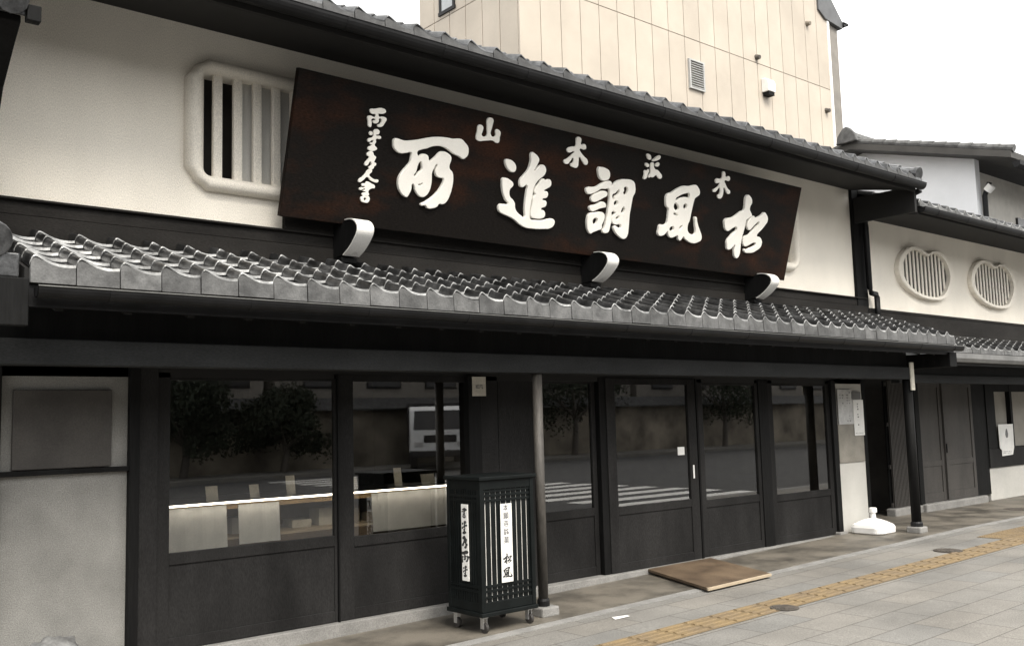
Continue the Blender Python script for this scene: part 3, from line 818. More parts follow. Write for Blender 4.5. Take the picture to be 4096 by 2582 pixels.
BR = [4.06, 6.99, 9.80]
brl = ['black bracket with white curved end under the left part of the signboard', 'black bracket with white curved end under the middle of the signboard', 'black bracket with white curved end under the right end of the signboard']
brk = None
for x, lb in zip(BR, brl):
    if brk is None:
        brk = thing('sign_bracket', (x, 0, 3.05), lb, 'bracket', 'white ended brackets carrying the signboard')
        key = [(-0.25, 3.338), (-0.33, 3.333), (-0.405, 3.305), (-0.45, 3.255), (-0.445, 3.20), (-0.395, 3.145), (-0.33, 3.095), (-0.27, 3.062), (-0.215, 3.038)]
        face = []
        for i in range(len(key) - 1):      # smooth curve through the key points
            p0, p1, p2, p3 = key[max(0, i - 1)], key[i], key[i + 1], key[min(len(key) - 1, i + 2)]
            for k in range(4):
                t_ = k / 4
                face.append(tuple(0.5 * (2 * p1[c] + (p2[c] - p0[c]) * t_ + (2 * p0[c] - 5 * p1[c] + 4 * p2[c] - p3[c]) * t_ ** 2 + (3 * p1[c] - p0[c] - 3 * p2[c] + p3[c]) * t_ ** 3) for c in (0, 1)))
        face.append(key[-1])
        inner = [(-0.17 + (y + 0.17) * 0.96, 3.19 + (z - 3.19) * 0.95) for y, z in face]
        MB().prism_x([(-0.05, 3.03), (-0.05, 3.31)] + [(-0.17 + (y + 0.17) * 0.95, 3.19 + (z - 3.19) * 0.93) for y, z in face], x + 0.008, x + 0.152).build('arm', BLACKWOOD, brk)
        MB().prism_x(face + inner[::-1], x, x + 0.16).build('cap', mat('chalky_white', (0.78, 0.765, 0.73), rough=0.75, c2=(0.50, 0.48, 0.45), scale=7, bump=0.15, thr=(0.30, 0.48)), brk)
        MB().box(x + 0.005, x + 0.155, -0.19, -0.05, 2.985, 3.029).build('foot', BLACKWOOD, brk, bevel=0.004)
        brackets = [brk]
    else:
        c = brk.copy(); col.objects.link(c); c.location = (x, 0, 3.05); c['label'] = lb
        for ch in brk.children:
            d = ch.copy(); col.objects.link(d); d.parent = c

# ------------------------------------------------------------------ rolling lantern box in front of the windows
LX0, LX1, LY0, LY1, LZ0, LZ1 = 4.895, 5.475, -0.93, -0.47, 0.10, 1.17
box = thing('lantern_sign', ((LX0 + LX1) / 2, (LY0 + LY1) / 2, zg(5.1)), 'tall black lattice lantern box on casters with white lettered panels, beside the round post', 'sign box')
MB().box(LX0 + 0.0295, LX1 - 0.0295, LY0 + 0.0295, LY1 - 0.0295, LZ0 + 0.02, LZ1 - 0.03).build('lamp_box', SLAT, box)
m = MB()
for x in (LX0, LX1 - 0.04):
    for y in (LY0, LY1 - 0.04):
        m.box(x, x + 0.04, y, y + 0.04, LZ0, LZ1 - 0.02)
m.box(LX0 + 0.04, LX1 - 0.04, LY0 + 0.004, LY0 + 0.034, LZ0, LZ0 + 0.075)
m.box(LX0 + 0.04, LX1 - 0.04, LY0 + 0.004, LY0 + 0.034, LZ1 - 0.095, LZ1 - 0.02)
m.box(LX0 + 0.04, LX1 - 0.04, LY1 - 0.034, LY1 - 0.004, LZ0, LZ0 + 0.075)
m.box(LX0 + 0.04, LX1 - 0.04, LY1 - 0.034, LY1 - 0.004, LZ1 - 0.095, LZ1 - 0.02)
for x in (LX0 + 0.004, LX1 - 0.034):
    m.box(x, x + 0.03, LY0 + 0.04, LY1 - 0.04, LZ0, LZ0 + 0.075)
    m.box(x, x + 0.03, LY0 + 0.04, LY1 - 0.04, LZ1 - 0.095, LZ1 - 0.02)
m.build('frame', LACQ, box, bevel=0.004)
MB().box(LX0 - 0.02, LX1 + 0.02, LY0 - 0.02, LY1 + 0.02, LZ1 - 0.019, LZ1 + 0.012).build('lid', LACQ, box, bevel=0.006)
MB().box(LX0 - 0.012, LX1 + 0.012, LY0 - 0.012, LY1 + 0.012, LZ0 - 0.035, LZ0 - 0.001).build('bottom_board', LACQ, box, bevel=0.006)
m = MB()                                  # front lattice: uprights, with three cross bars top and bottom
PX0, PX1 = 5.105, 5.225
nb = 9
step = (LX1 - LX0 - 0.08) / nb
for k in range(nb + 1):
    x = LX0 + 0.04 + k * step
    m.box(x - 0.0215, x + 0.0215, LY0 + 0.020, LY0 + 0.0285, LZ0 + 0.075, LZ1 - 0.095)
for z in (0.215, 0.262, 0.30, 0.985, 1.025, 1.062):
    m.box(LX0 + 0.04, LX1 - 0.04, LY0 + 0.012, LY0 + 0.0195, z - 0.010, z + 0.010)
m.build('front_lattice', LACQ, box)
for x in (LX0 + 0.006, LX1 - 0.028):      # left and right sides: closer uprights
    m = MB()
    for k in range(12):
        y = LY0 + 0.055 + k * 0.0315
        m.box(x, x + 0.022, y - 0.0125, y + 0.0125, LZ0 + 0.075, LZ1 - 0.095)
    for z in (0.262, 0.30, 0.985, 1.025):
        m.box(x - 0.004, x + 0.026, LY0 + 0.04, LY1 - 0.04, z - 0.010, z + 0.010)
    m.build('side_lattice', LACQ, box)
pn = MB().box(PX0, PX1, LY0 - 0.004, LY0 + 0.006, 0.315, 0.95).build('front_panel', WHITE, box, bevel=0.003)
bx = base(box)
def on_front(cx, cz): return lambda x, y, z: (cx + x - bx.x, LY0 - 0.0045 - z - bx.y, cz + y - bx.z)
for k, chh in enumerate('本願寺銘菓'):
    o = text_mesh('lettering', chh, 0.060, GREYINK, box, on_front((PX0 + PX1) / 2 - 0.005, 0.915 - k * 0.066))
    o.parent = pn
def centred(P, s):
    xs = [v for q in P for v in q[0::2]]; ys = [v for q in P for v in q[1::2]]
    cx, cy = (min(xs) + max(xs)) / 2, (min(ys) + max(ys)) / 2
    k = s / (max(ys) - min(ys))
    return [[(v - (cy if i % 2 else cx)) * k for i, v in enumerate(q)] for q in P]
for idx, z in ((4, 0.505), (3, 0.395)):
    o = curve_mesh('lettering', centred(CH[idx], 0.088), 0.0008, 0.0, INK, box, on_front((PX0 + PX1) / 2, z), scale=1.0)
    o.parent = pn
PY0, PY1 = -0.765, -0.675
ps = MB().box(LX0 - 0.004, LX0 + 0.005, PY0, PY1, 0.335, 0.955).build('side_panel', WHITE, box, bevel=0.003)
def on_left(cy, cz): return lambda x, y, z: (LX0 - 0.0045 - z - bx.x, cy - x - bx.y, cz + y - bx.z)
for k, (idx, s) in enumerate(((13, 0.085), (10, 0.10), (11, 0.10), (9, 0.10), (10, 0.085))):
    o = curve_mesh('lettering', centred(CH[idx], s), 0.0008, 0.0, INK, box, on_left((PY0 + PY1) / 2, 0.885 - k * 0.118), scale=1.0)
    o.parent = ps
for x in (LX0 + 0.05, LX1 - 0.05):
    for y in (LY0 + 0.05, LY1 - 0.05):
        z = zg(x) + 0.008
        c = MB().box(x - 0.028, x + 0.028, y - 0.024, y + 0.024, LZ0 - 0.048, LZ0 - 0.0355).box(x - 0.020, x - 0.014, y - 0.02, y + 0.02, z + 0.035, LZ0 - 0.045).box(x + 0.014, x + 0.020, y - 0.02, y + 0.02, z + 0.035, LZ0 - 0.045).build('caster', STEEL, box)
        MB().tube([(x - 0.013, y - 0.012, z + 0.042), (x + 0.013, y - 0.012, z + 0.042)], 0.040, 18).build('wheel', RUBBER, c)

# ------------------------------------------------------------------ small things on the front
t = thing('door_board', (8.0, -0.65, zg(8.0)), 'worn brown plywood board lying as a ramp before the glazed sliding door', 'board')
t0 = MB()
P4 = [(7.42, -1.17), (8.44, -1.17), (8.83, -0.11), (7.83, -0.06)]
def slab(P, z0, z1):
    m = MB()
    v = [(x, y, zg(x) + z0 + (0.012 if y > -0.5 else 0)) for x, y in P] + [(x, y, zg(x) + z1 + (0.012 if y > -0.5 else 0)) for x, y in P]
    return m.add(v, [(3, 2, 1, 0), (4, 5, 6, 7), (0, 1, 5, 4), (1, 2, 6, 5), (2, 3, 7, 6), (3, 0, 4, 7)])
slab(P4, 0.02, 0.048).build('sheet', PLY, t, bevel=0.003)
slab([(7.415, -1.195), (8.435, -1.195), (8.44, -1.172), (7.42, -1.172)], 0.018, 0.046).build('edge_strip', PLYEDGE, t, bevel=0.003)
slab([(7.5, -1.12), (7.58, -1.12), (7.95, -0.12), (7.87, -0.12)], 0.008, 0.0195).build('batten', PLY, t)
slab([(8.3, -1.12), (8.38, -1.12), (8.72, -0.15), (8.64, -0.15)], 0.008, 0.0195).build('batten', PLY, t)

# umbrella stand base (white plastic, filled with water)
ux, uy = 12.02, -0.30
uz = zg(ux) + 0.008
t = thing('umbrella_base', (ux, uy, uz), 'square white plastic parasol base with a short neck, standing empty by the plaster wall', 'parasol base')
def rsq(s, r, n=7):
    pts = []
    for (sx, sy, a0) in ((1, 1, 0), (-1, 1, 90), (-1, -1, 180), (1, -1, 270)):
        for k in range(n + 1):
            a = R(a0 + 90 * k / n)
            pts.append((ux + sx * (s - r) + r * math.cos(a), uy + sy * (s - r) + r * math.sin(a)))
    return pts
prof = [(0.215, 0.0), (0.23, 0.015), (0.232, 0.08), (0.215, 0.115), (0.16, 0.15), (0.10, 0.175), (0.05, 0.19)]
rings = [[(x, y, uz + z) for x, y in rsq(s, min(0.10, s * 0.6))] for s, z in prof]
m = MB()
n = len(rings[0])
m.add([p for r_ in rings for p in r_], [(i * n + k, i * n + (k + 1) % n, (i + 1) * n + (k + 1) % n, (i + 1) * n + k) for i in range(len(rings) - 1) for k in range(n)] + [tuple(range(n))[::-1], tuple((len(rings) - 1) * n + k for k in range(n))])
m.build('tank', WHITEPL, t, bevel=0.004)
MB().lathe((ux + 0.02, uy, uz), [(0.042, 0.17), (0.034, 0.20), (0.031, 0.24), (0.031, 0.27)], 18).build('neck', WHITEPL, t, smooth=True)
MB().lathe((ux + 0.02, uy, uz), [(0.047, 0.265), (0.050, 0.275), (0.050, 0.32), (0.040, 0.33)], 18).build('knob', WHITEPL, t, bevel=0.003)

# notices on the right plaster wall
def marks(m, x0, x1, z0, z1, y, rows, cols, seed, fill=0.6):
    r = random.Random(seed)
    for i in range(rows):
        for j in range(cols):
            if r.random() > fill: continue
            a = x0 + (x1 - x0) * (j + 0.15) / cols
            b = x0 + (x1 - x0) * (j + 0.35 + 0.5 * r.random()) / cols
            c = z0 + (z1 - z0) * (i + 0.25) / rows
            d = c + (z1 - z0) / rows * 0.45
            m.quad((a, y, c), (b, y, c), (b, y, d), (a, y, d))
t = thing('notice', (11.98, -0.02, 1.46), 'wide grey printed notice at the top of the board between the doors and the passage', 'notice')
MB().box(11.80, 12.17, -0.026, -0.0205, 1.47, 1.94).build('sheet', GREYPAPER, t)
m = MB()
marks(m, 11.84, 12.13, 1.70, 1.92, -0.0265, 6, 5, 2)
marks(m, 12.00, 12.12, 1.50, 1.60, -0.0265, 3, 2, 3)
m.build('print', GREYINK, t, fix=False)
t = thing('notice', (12.3, -0.02, 1.3), 'narrow white notice hanging lower beside the grey one, with vertical writing', 'notice')
MB().box(12.172, 12.43, -0.032, -0.027, 1.31, 1.80).build('sheet', PAPER, t)
m = MB()
marks(m, 12.26, 12.31, 1.44, 1.76, -0.0325, 9, 1, 5, 0.75)
marks(m, 12.19, 12.40, 1.335, 1.35, -0.0325, 1, 6, 6, 1.0)
m.build('print', INK, t, fix=False)
t = thing('notice', (12.3, -0.02, 1.8), 'small dark grey slip above the narrow white notice', 'notice')
MB().box(12.15, 12.38, -0.030, -0.0265, 1.81, 1.91).build('sheet', GREYINK, t)
t = thing('name_plate', (12.36, -0.8, 1.9), 'narrow white plate fixed to the top of the black post at the right end', 'plate')
MB().box(12.315, 12.405, -0.815, -0.795, 1.90, 2.27).build('plate', OLDPAPER, t, bevel=0.003)
m = MB()
marks(m, 12.335, 12.385, 1.93, 1.97, -0.8155, 2, 2, 4, 1.0)
m.build('print', GREYINK, t, fix=False)
t = thing('paper_tag', (5.585, -0.07, 1.9), 'small square yellowed paper stuck on the dark door post behind the lantern box', 'paper')
MB().box(5.515, 5.675, -0.066, -0.0605, 1.87, 2.05).build('sheet', OLDPAPER, t)
text_mesh('print', '松風', 0.045, GREYINK, t, lambda x, y, z: (5.595 + x - 5.585, -0.0665 - z + 0.07, 1.955 + y - 1.9))

# pale sheets hung on the front of the counter, below its light strip
for (a, b, c, d, lb) in ((3.06, 3.58, 0.61, 0.965, 'pale sheet below the light strip at the left end of the first show window'), (3.69, 4.08, 0.62, 0.96, 'smaller pale sheet below the light strip in the middle of the first show window'), (5.06, 5.98, 0.60, 0.965, 'wide pale sheet below the light strip in the second show window')):
    t = thing('counter_sheet', ((a + b) / 2, 0.985, c), lb, 'sheet', 'pale sheets below the light strip')
    m = MB()
    n = 14
    v = []
    for k in range(n + 1):
        x = a + (b - a) * k / n
        y = 0.985 + 0.006 * math.sin(k * 1.3)
        for yy in (y, y + 0.004):
            v += [(x, yy - 0.03, c), (x, yy, d)]
    f = []
    for k in range(n):
        i = k * 4
        f += [(i, i + 4, i + 5, i + 1), (i + 2, i + 3, i + 7, i + 6), (i, i + 2, i + 6, i + 4), (i + 1, i + 5, i + 7, i + 3)]
    f += [(0, 1, 3, 2), (n * 4, n * 4 + 2, n * 4 + 3, n * 4 + 1)]
    m.add(v, f).build('cloth', PAPER, t, smooth=False)

# counter with its light strip, cards and boxes
t = thing('display_counter', (4.4, 1.3, 0.02), 'long display counter with a bright light strip along its front edge, inside the shop', 'counter')
m = MB()
m.box(2.75, 6.0, 1.02, 1.75, 0.02, 0.66)
m.build('base', mat('counter_wood', (0.16, 0.115, 0.075), rough=0.6, var=0.2, scale=3, bump=0.1), t, bevel=0.005)
MB().box(2.75, 6.0, 1.03, 1.74, 0.661, 0.68).build('shelf', mat('counter_shelf', (0.55, 0.45, 0.32), rough=0.6, var=0.1, bump=0), t)
MB().box(2.75, 6.0, 1.70, 1.74, 0.681, 0.984).build('back_panel', mat('counter_back', (0.45, 0.35, 0.22), rough=0.7, var=0.15, bump=0), t)
MB().box(2.75, 6.02, 0.93, 1.75, 0.985, 1.0).build('top', mat('counter_top', (0.05, 0.045, 0.04), rough=0.3, var=0.2, bump=0), t)
MB().tube([(2.98, 0.915, 0.992), (6.02, 0.915, 0.992)], 0.0085, 10).build('light_strip', emit_mat('strip_light', (1.0, 0.92, 0.80), 4.5), t)
MB().box(2.75, 6.0, 1.001, 1.012, 0.93, 0.975).build('front_rail', mat('counter_rail', (0.4, 0.27, 0.13), rough=0.5, var=0.1, bump=0), t)
rb = random.Random(4)
x = 2.9
while x < 5.85:
    wd = 0.12 + rb.random() * 0.10
    b = MB().box(x, x + wd, 1.25, 1.45, 0.6805, 0.73 + rb.random() * 0.12).build('sweet_box', [PAPER, OLDPAPER, PLYEDGE][rb.randrange(3)])
    tag(b, 'small sweet box on the lit shelf of the display counter', 'box', 'boxes on the counter shelf')
    x += wd + 0.05 + rb.random() * 0.12
for (a, b, c, lb) in ((3.45, 3.56, 1.13, 'leftmost white price card on the counter top'), (3.86, 3.95, 1.12, 'second white price card from the left on the counter top'), (4.22, 4.31, 1.18, 'tall white card before the window joint on the counter top'), (4.90, 4.98, 1.13, 'white card just right of the window joint on the counter top'), (5.41, 5.50, 1.19, 'tall yellowish card at the middle of the second window'), (5.74, 5.91, 1.11, 'wide low card at the right end of the counter top')):
    k = MB().prism_x([(1.10, 1.0005), (1.105, 1.0005), (1.135, c), (1.13, c)], a, b)
    tag(k.build('price_card', OLDPAPER), lb, 'card', 'cards on the counter')

# ------------------------------------------------------------------ house on the right with gourd-shaped windows
nb = thing('neighbour_house', (17.0, 0.0, 0.0), 'white plastered house on the right with two peach shaped lattice windows and a timber door', 'building')
def outline(dx, s=1.0):
    xs = GOURD[0::2]; zs = GOURD[1::2]
    cx, cz = (min(xs) + max(xs)) / 2000, (min(zs) + max(zs)) / 2000
    return [(cx + (x / 1000 - cx) * s + dx, cz + (z / 1000 - cz) * s) for x, z in zip(xs, zs)]
MB().box(12.78, 26.0, 0.0, 0.16, 2.6, 4.55).build('upper_wall', PLASTER, nb)
for dx in (0.0, 2.38):
    P0, P1, P2 = outline(dx, 1.0), outline(dx, 0.975), outline(dx, 0.875)
    n = len(P0)
    m = MB()
    v = [(x, -0.001, z) for x, z in P0] + [(x, -0.075, z) for x, z in P0] + [(x, -0.085, z) for x, z in P1] + [(x, -0.080, z) for x, z in P2] + [(x, -0.001, z) for x, z in P2]
    f = [(l * n + k, l * n + (k + 1) % n, (l + 1) * n + (k + 1) % n, (l + 1) * n + k) for l in range(4) for k in range(n)]
    m.add(v, f)
    g = m.build('gourd_window', PLASTER, nb)
    MB().prism_y([(x, z) for x, z in P2], -0.012, -0.002).build('recess', mat('window_recess', (0.07, 0.065, 0.06), rough=0.9, var=0.1, bump=0), g)
    b = MB()
    xs = [x for x, z in P2]
    a0, a1 = min(xs), max(xs)
    nbar = 13
    st = (a1 - a0) / nbar
    def span(x):
        zs = []
        for i in range(n):
            (xa, za), (xb, zb) = P2[i], P2[(i + 1) % n]
            if (xa - x) * (xb - x) < 0: zs.append(za + (zb - za) * (x - xa) / (xb - xa))
        return (min(zs), max(zs)) if len(zs) >= 2 else None
    for k in range(1, nbar):
        x = a0 + k * st
        q = span(x)
        if q: b.box(x - st * 0.21, x + st * 0.21, -0.027, -0.0125, q[0], q[1])
    b.build('bars', PLASTER, g, bevel=0.003)
t, fc = tile_roof(12.62, 26.0, -0.93, 4.445, 0.45, 4.94, face=0.045, amp=0.042, pitch=0.27, seed=5)
r_ = t.build('main_roof', TILE, nb, fix=False)
for q_ in t.lips: q_.build('tile_edge', TILEEDGE, r_, fix=False)
fc.build('eave_tiles', TILEFACE, r_)
MB().prism_x([(-0.90, 4.40), (-0.90, 4.42), (3.2, 5.88), (7.0, 4.5), (7.0, 4.46), (3.2, 5.83)], 12.60, 26.0).build('roof_deck', SOFFIT, r_)
gutter('gutter', 12.60, 26.0, -0.975, 4.375, 0.058, nb)
MB().prism_x([(-0.92, 4.29), (-0.92, 4.38), (0.0, 4.53), (0.0, 4.42)], 12.60, 26.0).build('soffit', SOFFIT, nb)
MB().box(12.75, 26.0, -0.035, -0.0005, 2.60, 3.09).build('flashing', BAND, nb, bevel=0.004)
MB().box(12.75, 26.0, -0.045, -0.0355, 3.07, 3.105).build('flashing_rail', BAND, nb)
t, fc = tile_roof(12.98, 26.0, -0.98, 2.475, -0.04, 2.76, face=0.06, amp=0.042, pitch=0.262, expo=0.20, seed=8)
r_ = t.build('lower_roof', TILE, nb, fix=False)
for q_ in t.lips: q_.build('tile_edge', TILEEDGE, r_, fix=False)
fc.build('eave_tiles', TILEFACE, r_)
MB().prism_x([(-0.96, 2.41), (-0.96, 2.45), (-0.05, 2.735), (-0.05, 2.69)], 12.96, 26.0).build('roof_deck', SOFFIT, r_)
g = MB()
g.prism_x([(-1.06, 2.40), (-1.055, 2.33), (-1.02, 2.285), (-0.965, 2.28), (-0.965, 2.40)], 12.95, 26.0)
g.build('lower_gutter', mat('grey_gutter', (0.15, 0.15, 0.148), rough=0.5, var=0.2, scale=4, bump=0.05), nb)
MB().prism_x([(-0.95, 2.24), (-0.95, 2.279), (0.45, 2.5), (0.45, 2.45)], 12.95, 26.0).build('lower_soffit', SOFFIT, nb)
MB().box(12.50, 26.0, -0.55, -0.43, 2.01, 2.13).build('beam', BEAMWOOD, nb, bevel=0.006)
MB().box(12.50, 26.0, -0.50, -0.48, 2.131, 2.30).build('frieze_board', BLACKWOOD, nb)
Y = 0.45
# passage with a lattice at its right side
m = MB()
m.box(12.46, 14.10, 2.2, 2.25, -0.1, 2.5)
m.box(12.4505, 12.50, 0.145, 2.2, -0.1, 2.5)
m.box(14.65, 14.70, Y + 0.2, 2.2, -0.1, 2.5)
m.build('passage_wall', ROOM, nb)
m = MB()
m.box(13.20, 13.32, 0.50, 0.62, zg(13) + 0.08, 2.2)
m.box(13.50, 13.60, 0.60, 0.70, zg(13) + 0.08, 2.2)
m.build('passage_post', BLACKWOOD, nb, bevel=0.004)
m = MB()
for k in range(16):
    x = 14.06 + k * 0.042
    m.box(x, x + 0.022, Y + 0.02, Y + 0.05, 0.16, 2.10)
for z in (0.17, 0.75, 1.4, 2.02):
    m.box(14.03, 14.75, Y + 0.051, Y + 0.075, z, z + 0.06)
m.build('lattice', GREYDOOR, nb)
MB().box(14.03, 14.75, Y + 0.08, Y + 0.10, 0.16, 2.10).build('lattice_backing', BLACKWOOD, nb)
MB().box(13.95, 14.85, Y - 0.04, Y + 0.12, -0.1, 0.155).build('sill_stone', STONE, nb, bevel=0.02)
MB().box(13.14, 13.34, 0.40, 0.64, -0.1, 0.16).build('base_stone', STONE, nb, bevel=0.03)
MB().box(14.86, 26.0, Y + 0.3, Y + 0.4, -0.1, 2.5).build('lower_wall', ROOM, nb)
MB().box(14.76, 14.90, Y - 0.03, Y + 0.12, 0.13, 2.2).build('door_post', BLACKWOOD, nb, bevel=0.004)
m = MB()
m.box(14.90, 14.99, Y + 0.0, Y + 0.05, 0.165, 2.1)
m.box(15.60, 15.69, Y + 0.0, Y + 0.05, 0.165, 2.1)
m.box(14.99, 15.60, Y + 0.002, Y + 0.048, 0.165, 0.31)
m.box(14.99, 15.60, Y + 0.002, Y + 0.048, 0.73, 0.82)
m.box(14.99, 15.60, Y + 0.002, Y + 0.048, 2.0, 2.1)
m.box(14.99, 15.60, Y + 0.015, Y + 0.035, 0.31, 2.0)
d1 = m.build('door', GREYDOOR, nb, bevel=0.004)
m = MB()
m.box(15.70, 15.79, Y - 0.03, Y + 0.02, 0.165, 2.1)
m.box(16.66, 16.75, Y - 0.03, Y + 0.02, 0.165, 2.1)
m.box(15.79, 16.66, Y - 0.028, Y + 0.018, 0.165, 0.31)
m.box(15.79, 16.66, Y - 0.028, Y + 0.018, 0.73, 0.82)
m.box(15.79, 16.66, Y - 0.028, Y + 0.018, 2.0, 2.1)
m.box(15.79, 16.66, Y - 0.015, Y + 0.005, 0.31, 2.0)
d2 = m.build('door', GREYDOOR, nb, bevel=0.004)
MB().box(15.71, 15.735, Y - 0.045, Y - 0.031, 0.93, 1.08).build('handle', BLACKWOOD, d2, bevel=0.003)
MB().box(14.80, 16.98, Y - 0.10, Y + 0.15, -0.1, 0.16).build('sill_stone', STONE, nb, bevel=0.02)
MB().box(16.76, 17.28, Y - 0.02, Y + 0.14, 0.16, 2.2).build('door_post', BLACKWOOD, nb, bevel=0.004)
MB().box(17.281, 26.0, Y - 0.01, Y + 0.14, -0.1, 0.60).build('low_wall', PLASTER_DULL, nb, bevel=0.01)
MB().box(17.281, 26.0, Y - 0.04, Y + 0.14, 0.601, 0.93).build('sill_board', DARKWOOD, nb, bevel=0.006)
m = MB()
for x in (17.281, 18.27, 20.2, 22.2):
    m.box(x, x + (0.35 if x < 17.5 else 0.09), Y - 0.035, Y + 0.05, 0.931, 2.1)
m.box(17.631, 26.0, Y - 0.03, Y + 0.045, 1.93, 2.1)
fr = m.build('window_frame', BLACKWOOD, nb, bevel=0.004)
m = MB()
m.box(17.60, 26.0, Y + 0.046, Y + 0.06, 0.94, 1.96)
m.build('blind', mat('window_blind', (0.27, 0.255, 0.225), rough=0.85, var=0.1, scale=3, bump=0.15), fr)
t = thing('poster', (17.95, Y - 0.05, 0.8), 'white poster with a small dark picture in the window of the house at right', 'poster')
MB().prism_y([(17.66, 1.35), (18.27, 1.345), (18.25, 0.93), (18.18, 0.80), (17.74, 0.79), (17.74, 0.90), (17.67, 0.93)], Y - 0.055, Y - 0.05).build('sheet', PAPER, t)
m = MB()
m.lathe((17.98, Y - 0.058, 1.10), [(0.001, 0.0), (0.045, 0.02), (0.06, 0.07), (0.045, 0.12), (0.02, 0.16), (0.001, 0.17)], 14)
m.v = [(x, Y - 0.0555 + (y - (Y - 0.058)) * 0.004, z) for x, y, z in m.v]
marks(m, 17.76, 18.16, 0.82, 0.88, Y - 0.0556, 2, 8, 9, 0.9)
m.build('print', GREYINK, t, fix=False)

# ------------------------------------------------------------------ taller house behind, seen from its gable side
bh = thing('gabled_house', (22.0, 3.5, 0.0), 'pale gabled house behind the white plastered one, with a dark verge', 'building')
GX, GY0, GY1 = 19.25, 1.14, 6.2
rz_ = lambda y: 7.42 - abs(y - 3.5) * 0.285
m = MB()
m.prism_x([(GY0, -0.1), (GY1, -0.1), (GY1, rz_(GY1) - 0.12), (3.5, rz_(3.5) - 0.12), (GY0, rz_(GY0) - 0.12)], GX, GX + 0.2)
m.build('gable_wall', PALEWALL, bh)
MB().box(GX + 0.2, 32.0, GY0, GY0 + 0.2, -0.1, 6.35).build('front_wall', mat('house_front', (0.50, 0.48, 0.44), rough=0.8, var=0.1, bump=0), bh)
m = MB()
m.prism_x([(0.22, rz_(0.22) - 0.03), (3.5, 7.39), (6.9, rz_(6.9) - 0.03), (6.9, rz_(6.9) - 0.16), (3.5, 7.26), (0.22, rz_(0.22) - 0.16)], 18.70, 32.0)
rf = m.build('roof', mat('verge_board', (0.05, 0.047, 0.043), rough=0.7, var=0.2, bump=0.1), bh)
m = MB()
for k in range(13):
    y = 0.18 + k * 0.255
    z = rz_(y) + 0.02
    m.tube([(18.78, y, z + 0.012), (18.78, y + 0.27, rz_(y + 0.27) + 0.02)], [0.075, 0.068], 10)
for k in range(12):
    y = 3.55 + k * 0.255
    m.tube([(18.78, y, rz_(y) + 0.032), (18.78, y + 0.27, rz_(y + 0.27) + 0.02)], [0.068, 0.075], 10)
m.build('verge_tiles', TILEFACE, rf)
m = MB()
m.tube([(18.62, 3.5, 7.53), (32, 3.5, 7.53)], 0.13, 12)
m.prism_x([(3.25, 7.38), (3.30, 7.56), (3.42, 7.70), (3.5, 7.74), (3.58, 7.70), (3.70, 7.56), (3.75, 7.38)], 18.58, 18.68)
m.build('ridge_tiles', TILEFACE, rf, bevel=0.02)
m = MB()
m.box(21.0, 23.4, GY0 - 0.05, GY0 - 0.001, 3.2, 5.6)
m.build('window', mat('dark_window', (0.02, 0.02, 0.022), rough=0.25, var=0.1, bump=0), bh)
MB().box(20.7, 32.0, GY0 - 0.5, GY0 - 0.051, 2.8, 3.0).build('eave', SOFFIT, bh)
MB().tube([(19.42, 0.95, 6.10), (19.42, 1.06, 5.85), (19.42, 1.06, 3.0)], 0.05, 10).build('downpipe', METAL, bh)
MB().tube([(19.40, 0.90, 6.02), (19.40, 1.0, 5.93)], 0.085, 12).build('pipe_joint', WHITE, bh)
MB().prism_x([(0.12, 6.28), (0.13, 6.20), (0.18, 6.16), (0.24, 6.16), (0.28, 6.28)], 18.85, 32.0).build('gutter', METAL, bh)

# ------------------------------------------------------------------ tall cream building
tw = thing('cream_building', (18.9, 9.5, 0.0), 'tall cream panelled building rising behind the tiled roof', 'building')
TX0, TX1, TY0, TY1 = 12.88, 24.93, 7.5, 11.15
MB().box(TX0 + 0.02, TX1 - 0.02, TY0 + 0.02, TY1, -0.1, 19.0).build('core_wall', GROOVE, tw)
m = MB()
npan = 20
pw = (TX1 - TX0) / npan
for k in range(npan):
    for (za, zb) in ((0.0, 10.995), (11.012, 19.0)):
        m.box(TX0 + k * pw + (0.009 if k else 0), TX0 + (k + 1) * pw - 0.009, TY0, TY0 + 0.05, za, zb)
m.build('front_panels', CREAM, tw, bevel=0.004)
m = MB()
npan = 6
pw = (TY1 - TY0 - 0.05) / npan
for k in range(npan):
    for (za, zb) in ((0.0, 10.995), (11.012, 19.0)):
        a = TY0 + 0.053 + k * pw
        m.box(TX0, TX0 + 0.05, a + 0.012, a + pw - 0.012, za, zb)
m.build('side_panels', CREAM, tw, bevel=0.004)
MB().box(TX1 - 0.05, TX1 + 0.06, TY0 - 0.03, TY0 + 0.1, 0, 13.3).build('corner_trim', WHITE, tw, bevel=0.01)
MB().box(TX1 + 0.061, TX1 + 0.62, TY0 + 0.06, TY1, 0, 13.4).build('side_block', GREYWALL, tw)
m = MB()
m.prism_y([(24.42, 17.0), (24.42, 13.32), (24.75, 13.12), (25.66, 13.02), (25.72, 13.22), (24.75, 14.2)], TY0 - 0.06, TY1)
m.build('side_roof', ROOFMETAL, tw, bevel=0.01)
m = MB()
m.tube([(25.74, TY0 - 0.1, 13.16), (25.74, TY1, 13.16)], 0.07, 10)
m.box(25.68, 25.95, TY0 - 0.1, TY0 + 0.0, 13.18, 13.24)
m.build('side_gutter', METAL, tw)
lv = MB()
lv.box(18.38, 18.43, TY0 - 0.06, TY0 - 0.001, 9.70, 10.46)
lv.box(18.92, 18.97, TY0 - 0.06, TY0 - 0.001, 9.70, 10.46)
lv.box(18.43, 18.92, TY0 - 0.06, TY0 - 0.001, 10.42, 10.46)
lv.box(18.43, 18.92, TY0 - 0.06, TY0 - 0.001, 9.70, 9.74)
VENTM = mat('vent_metal', (0.36, 0.36, 0.35), rough=0.5, var=0.15, bump=0)
o = lv.build('louvre_vent', VENTM, tw)
s_ = MB()
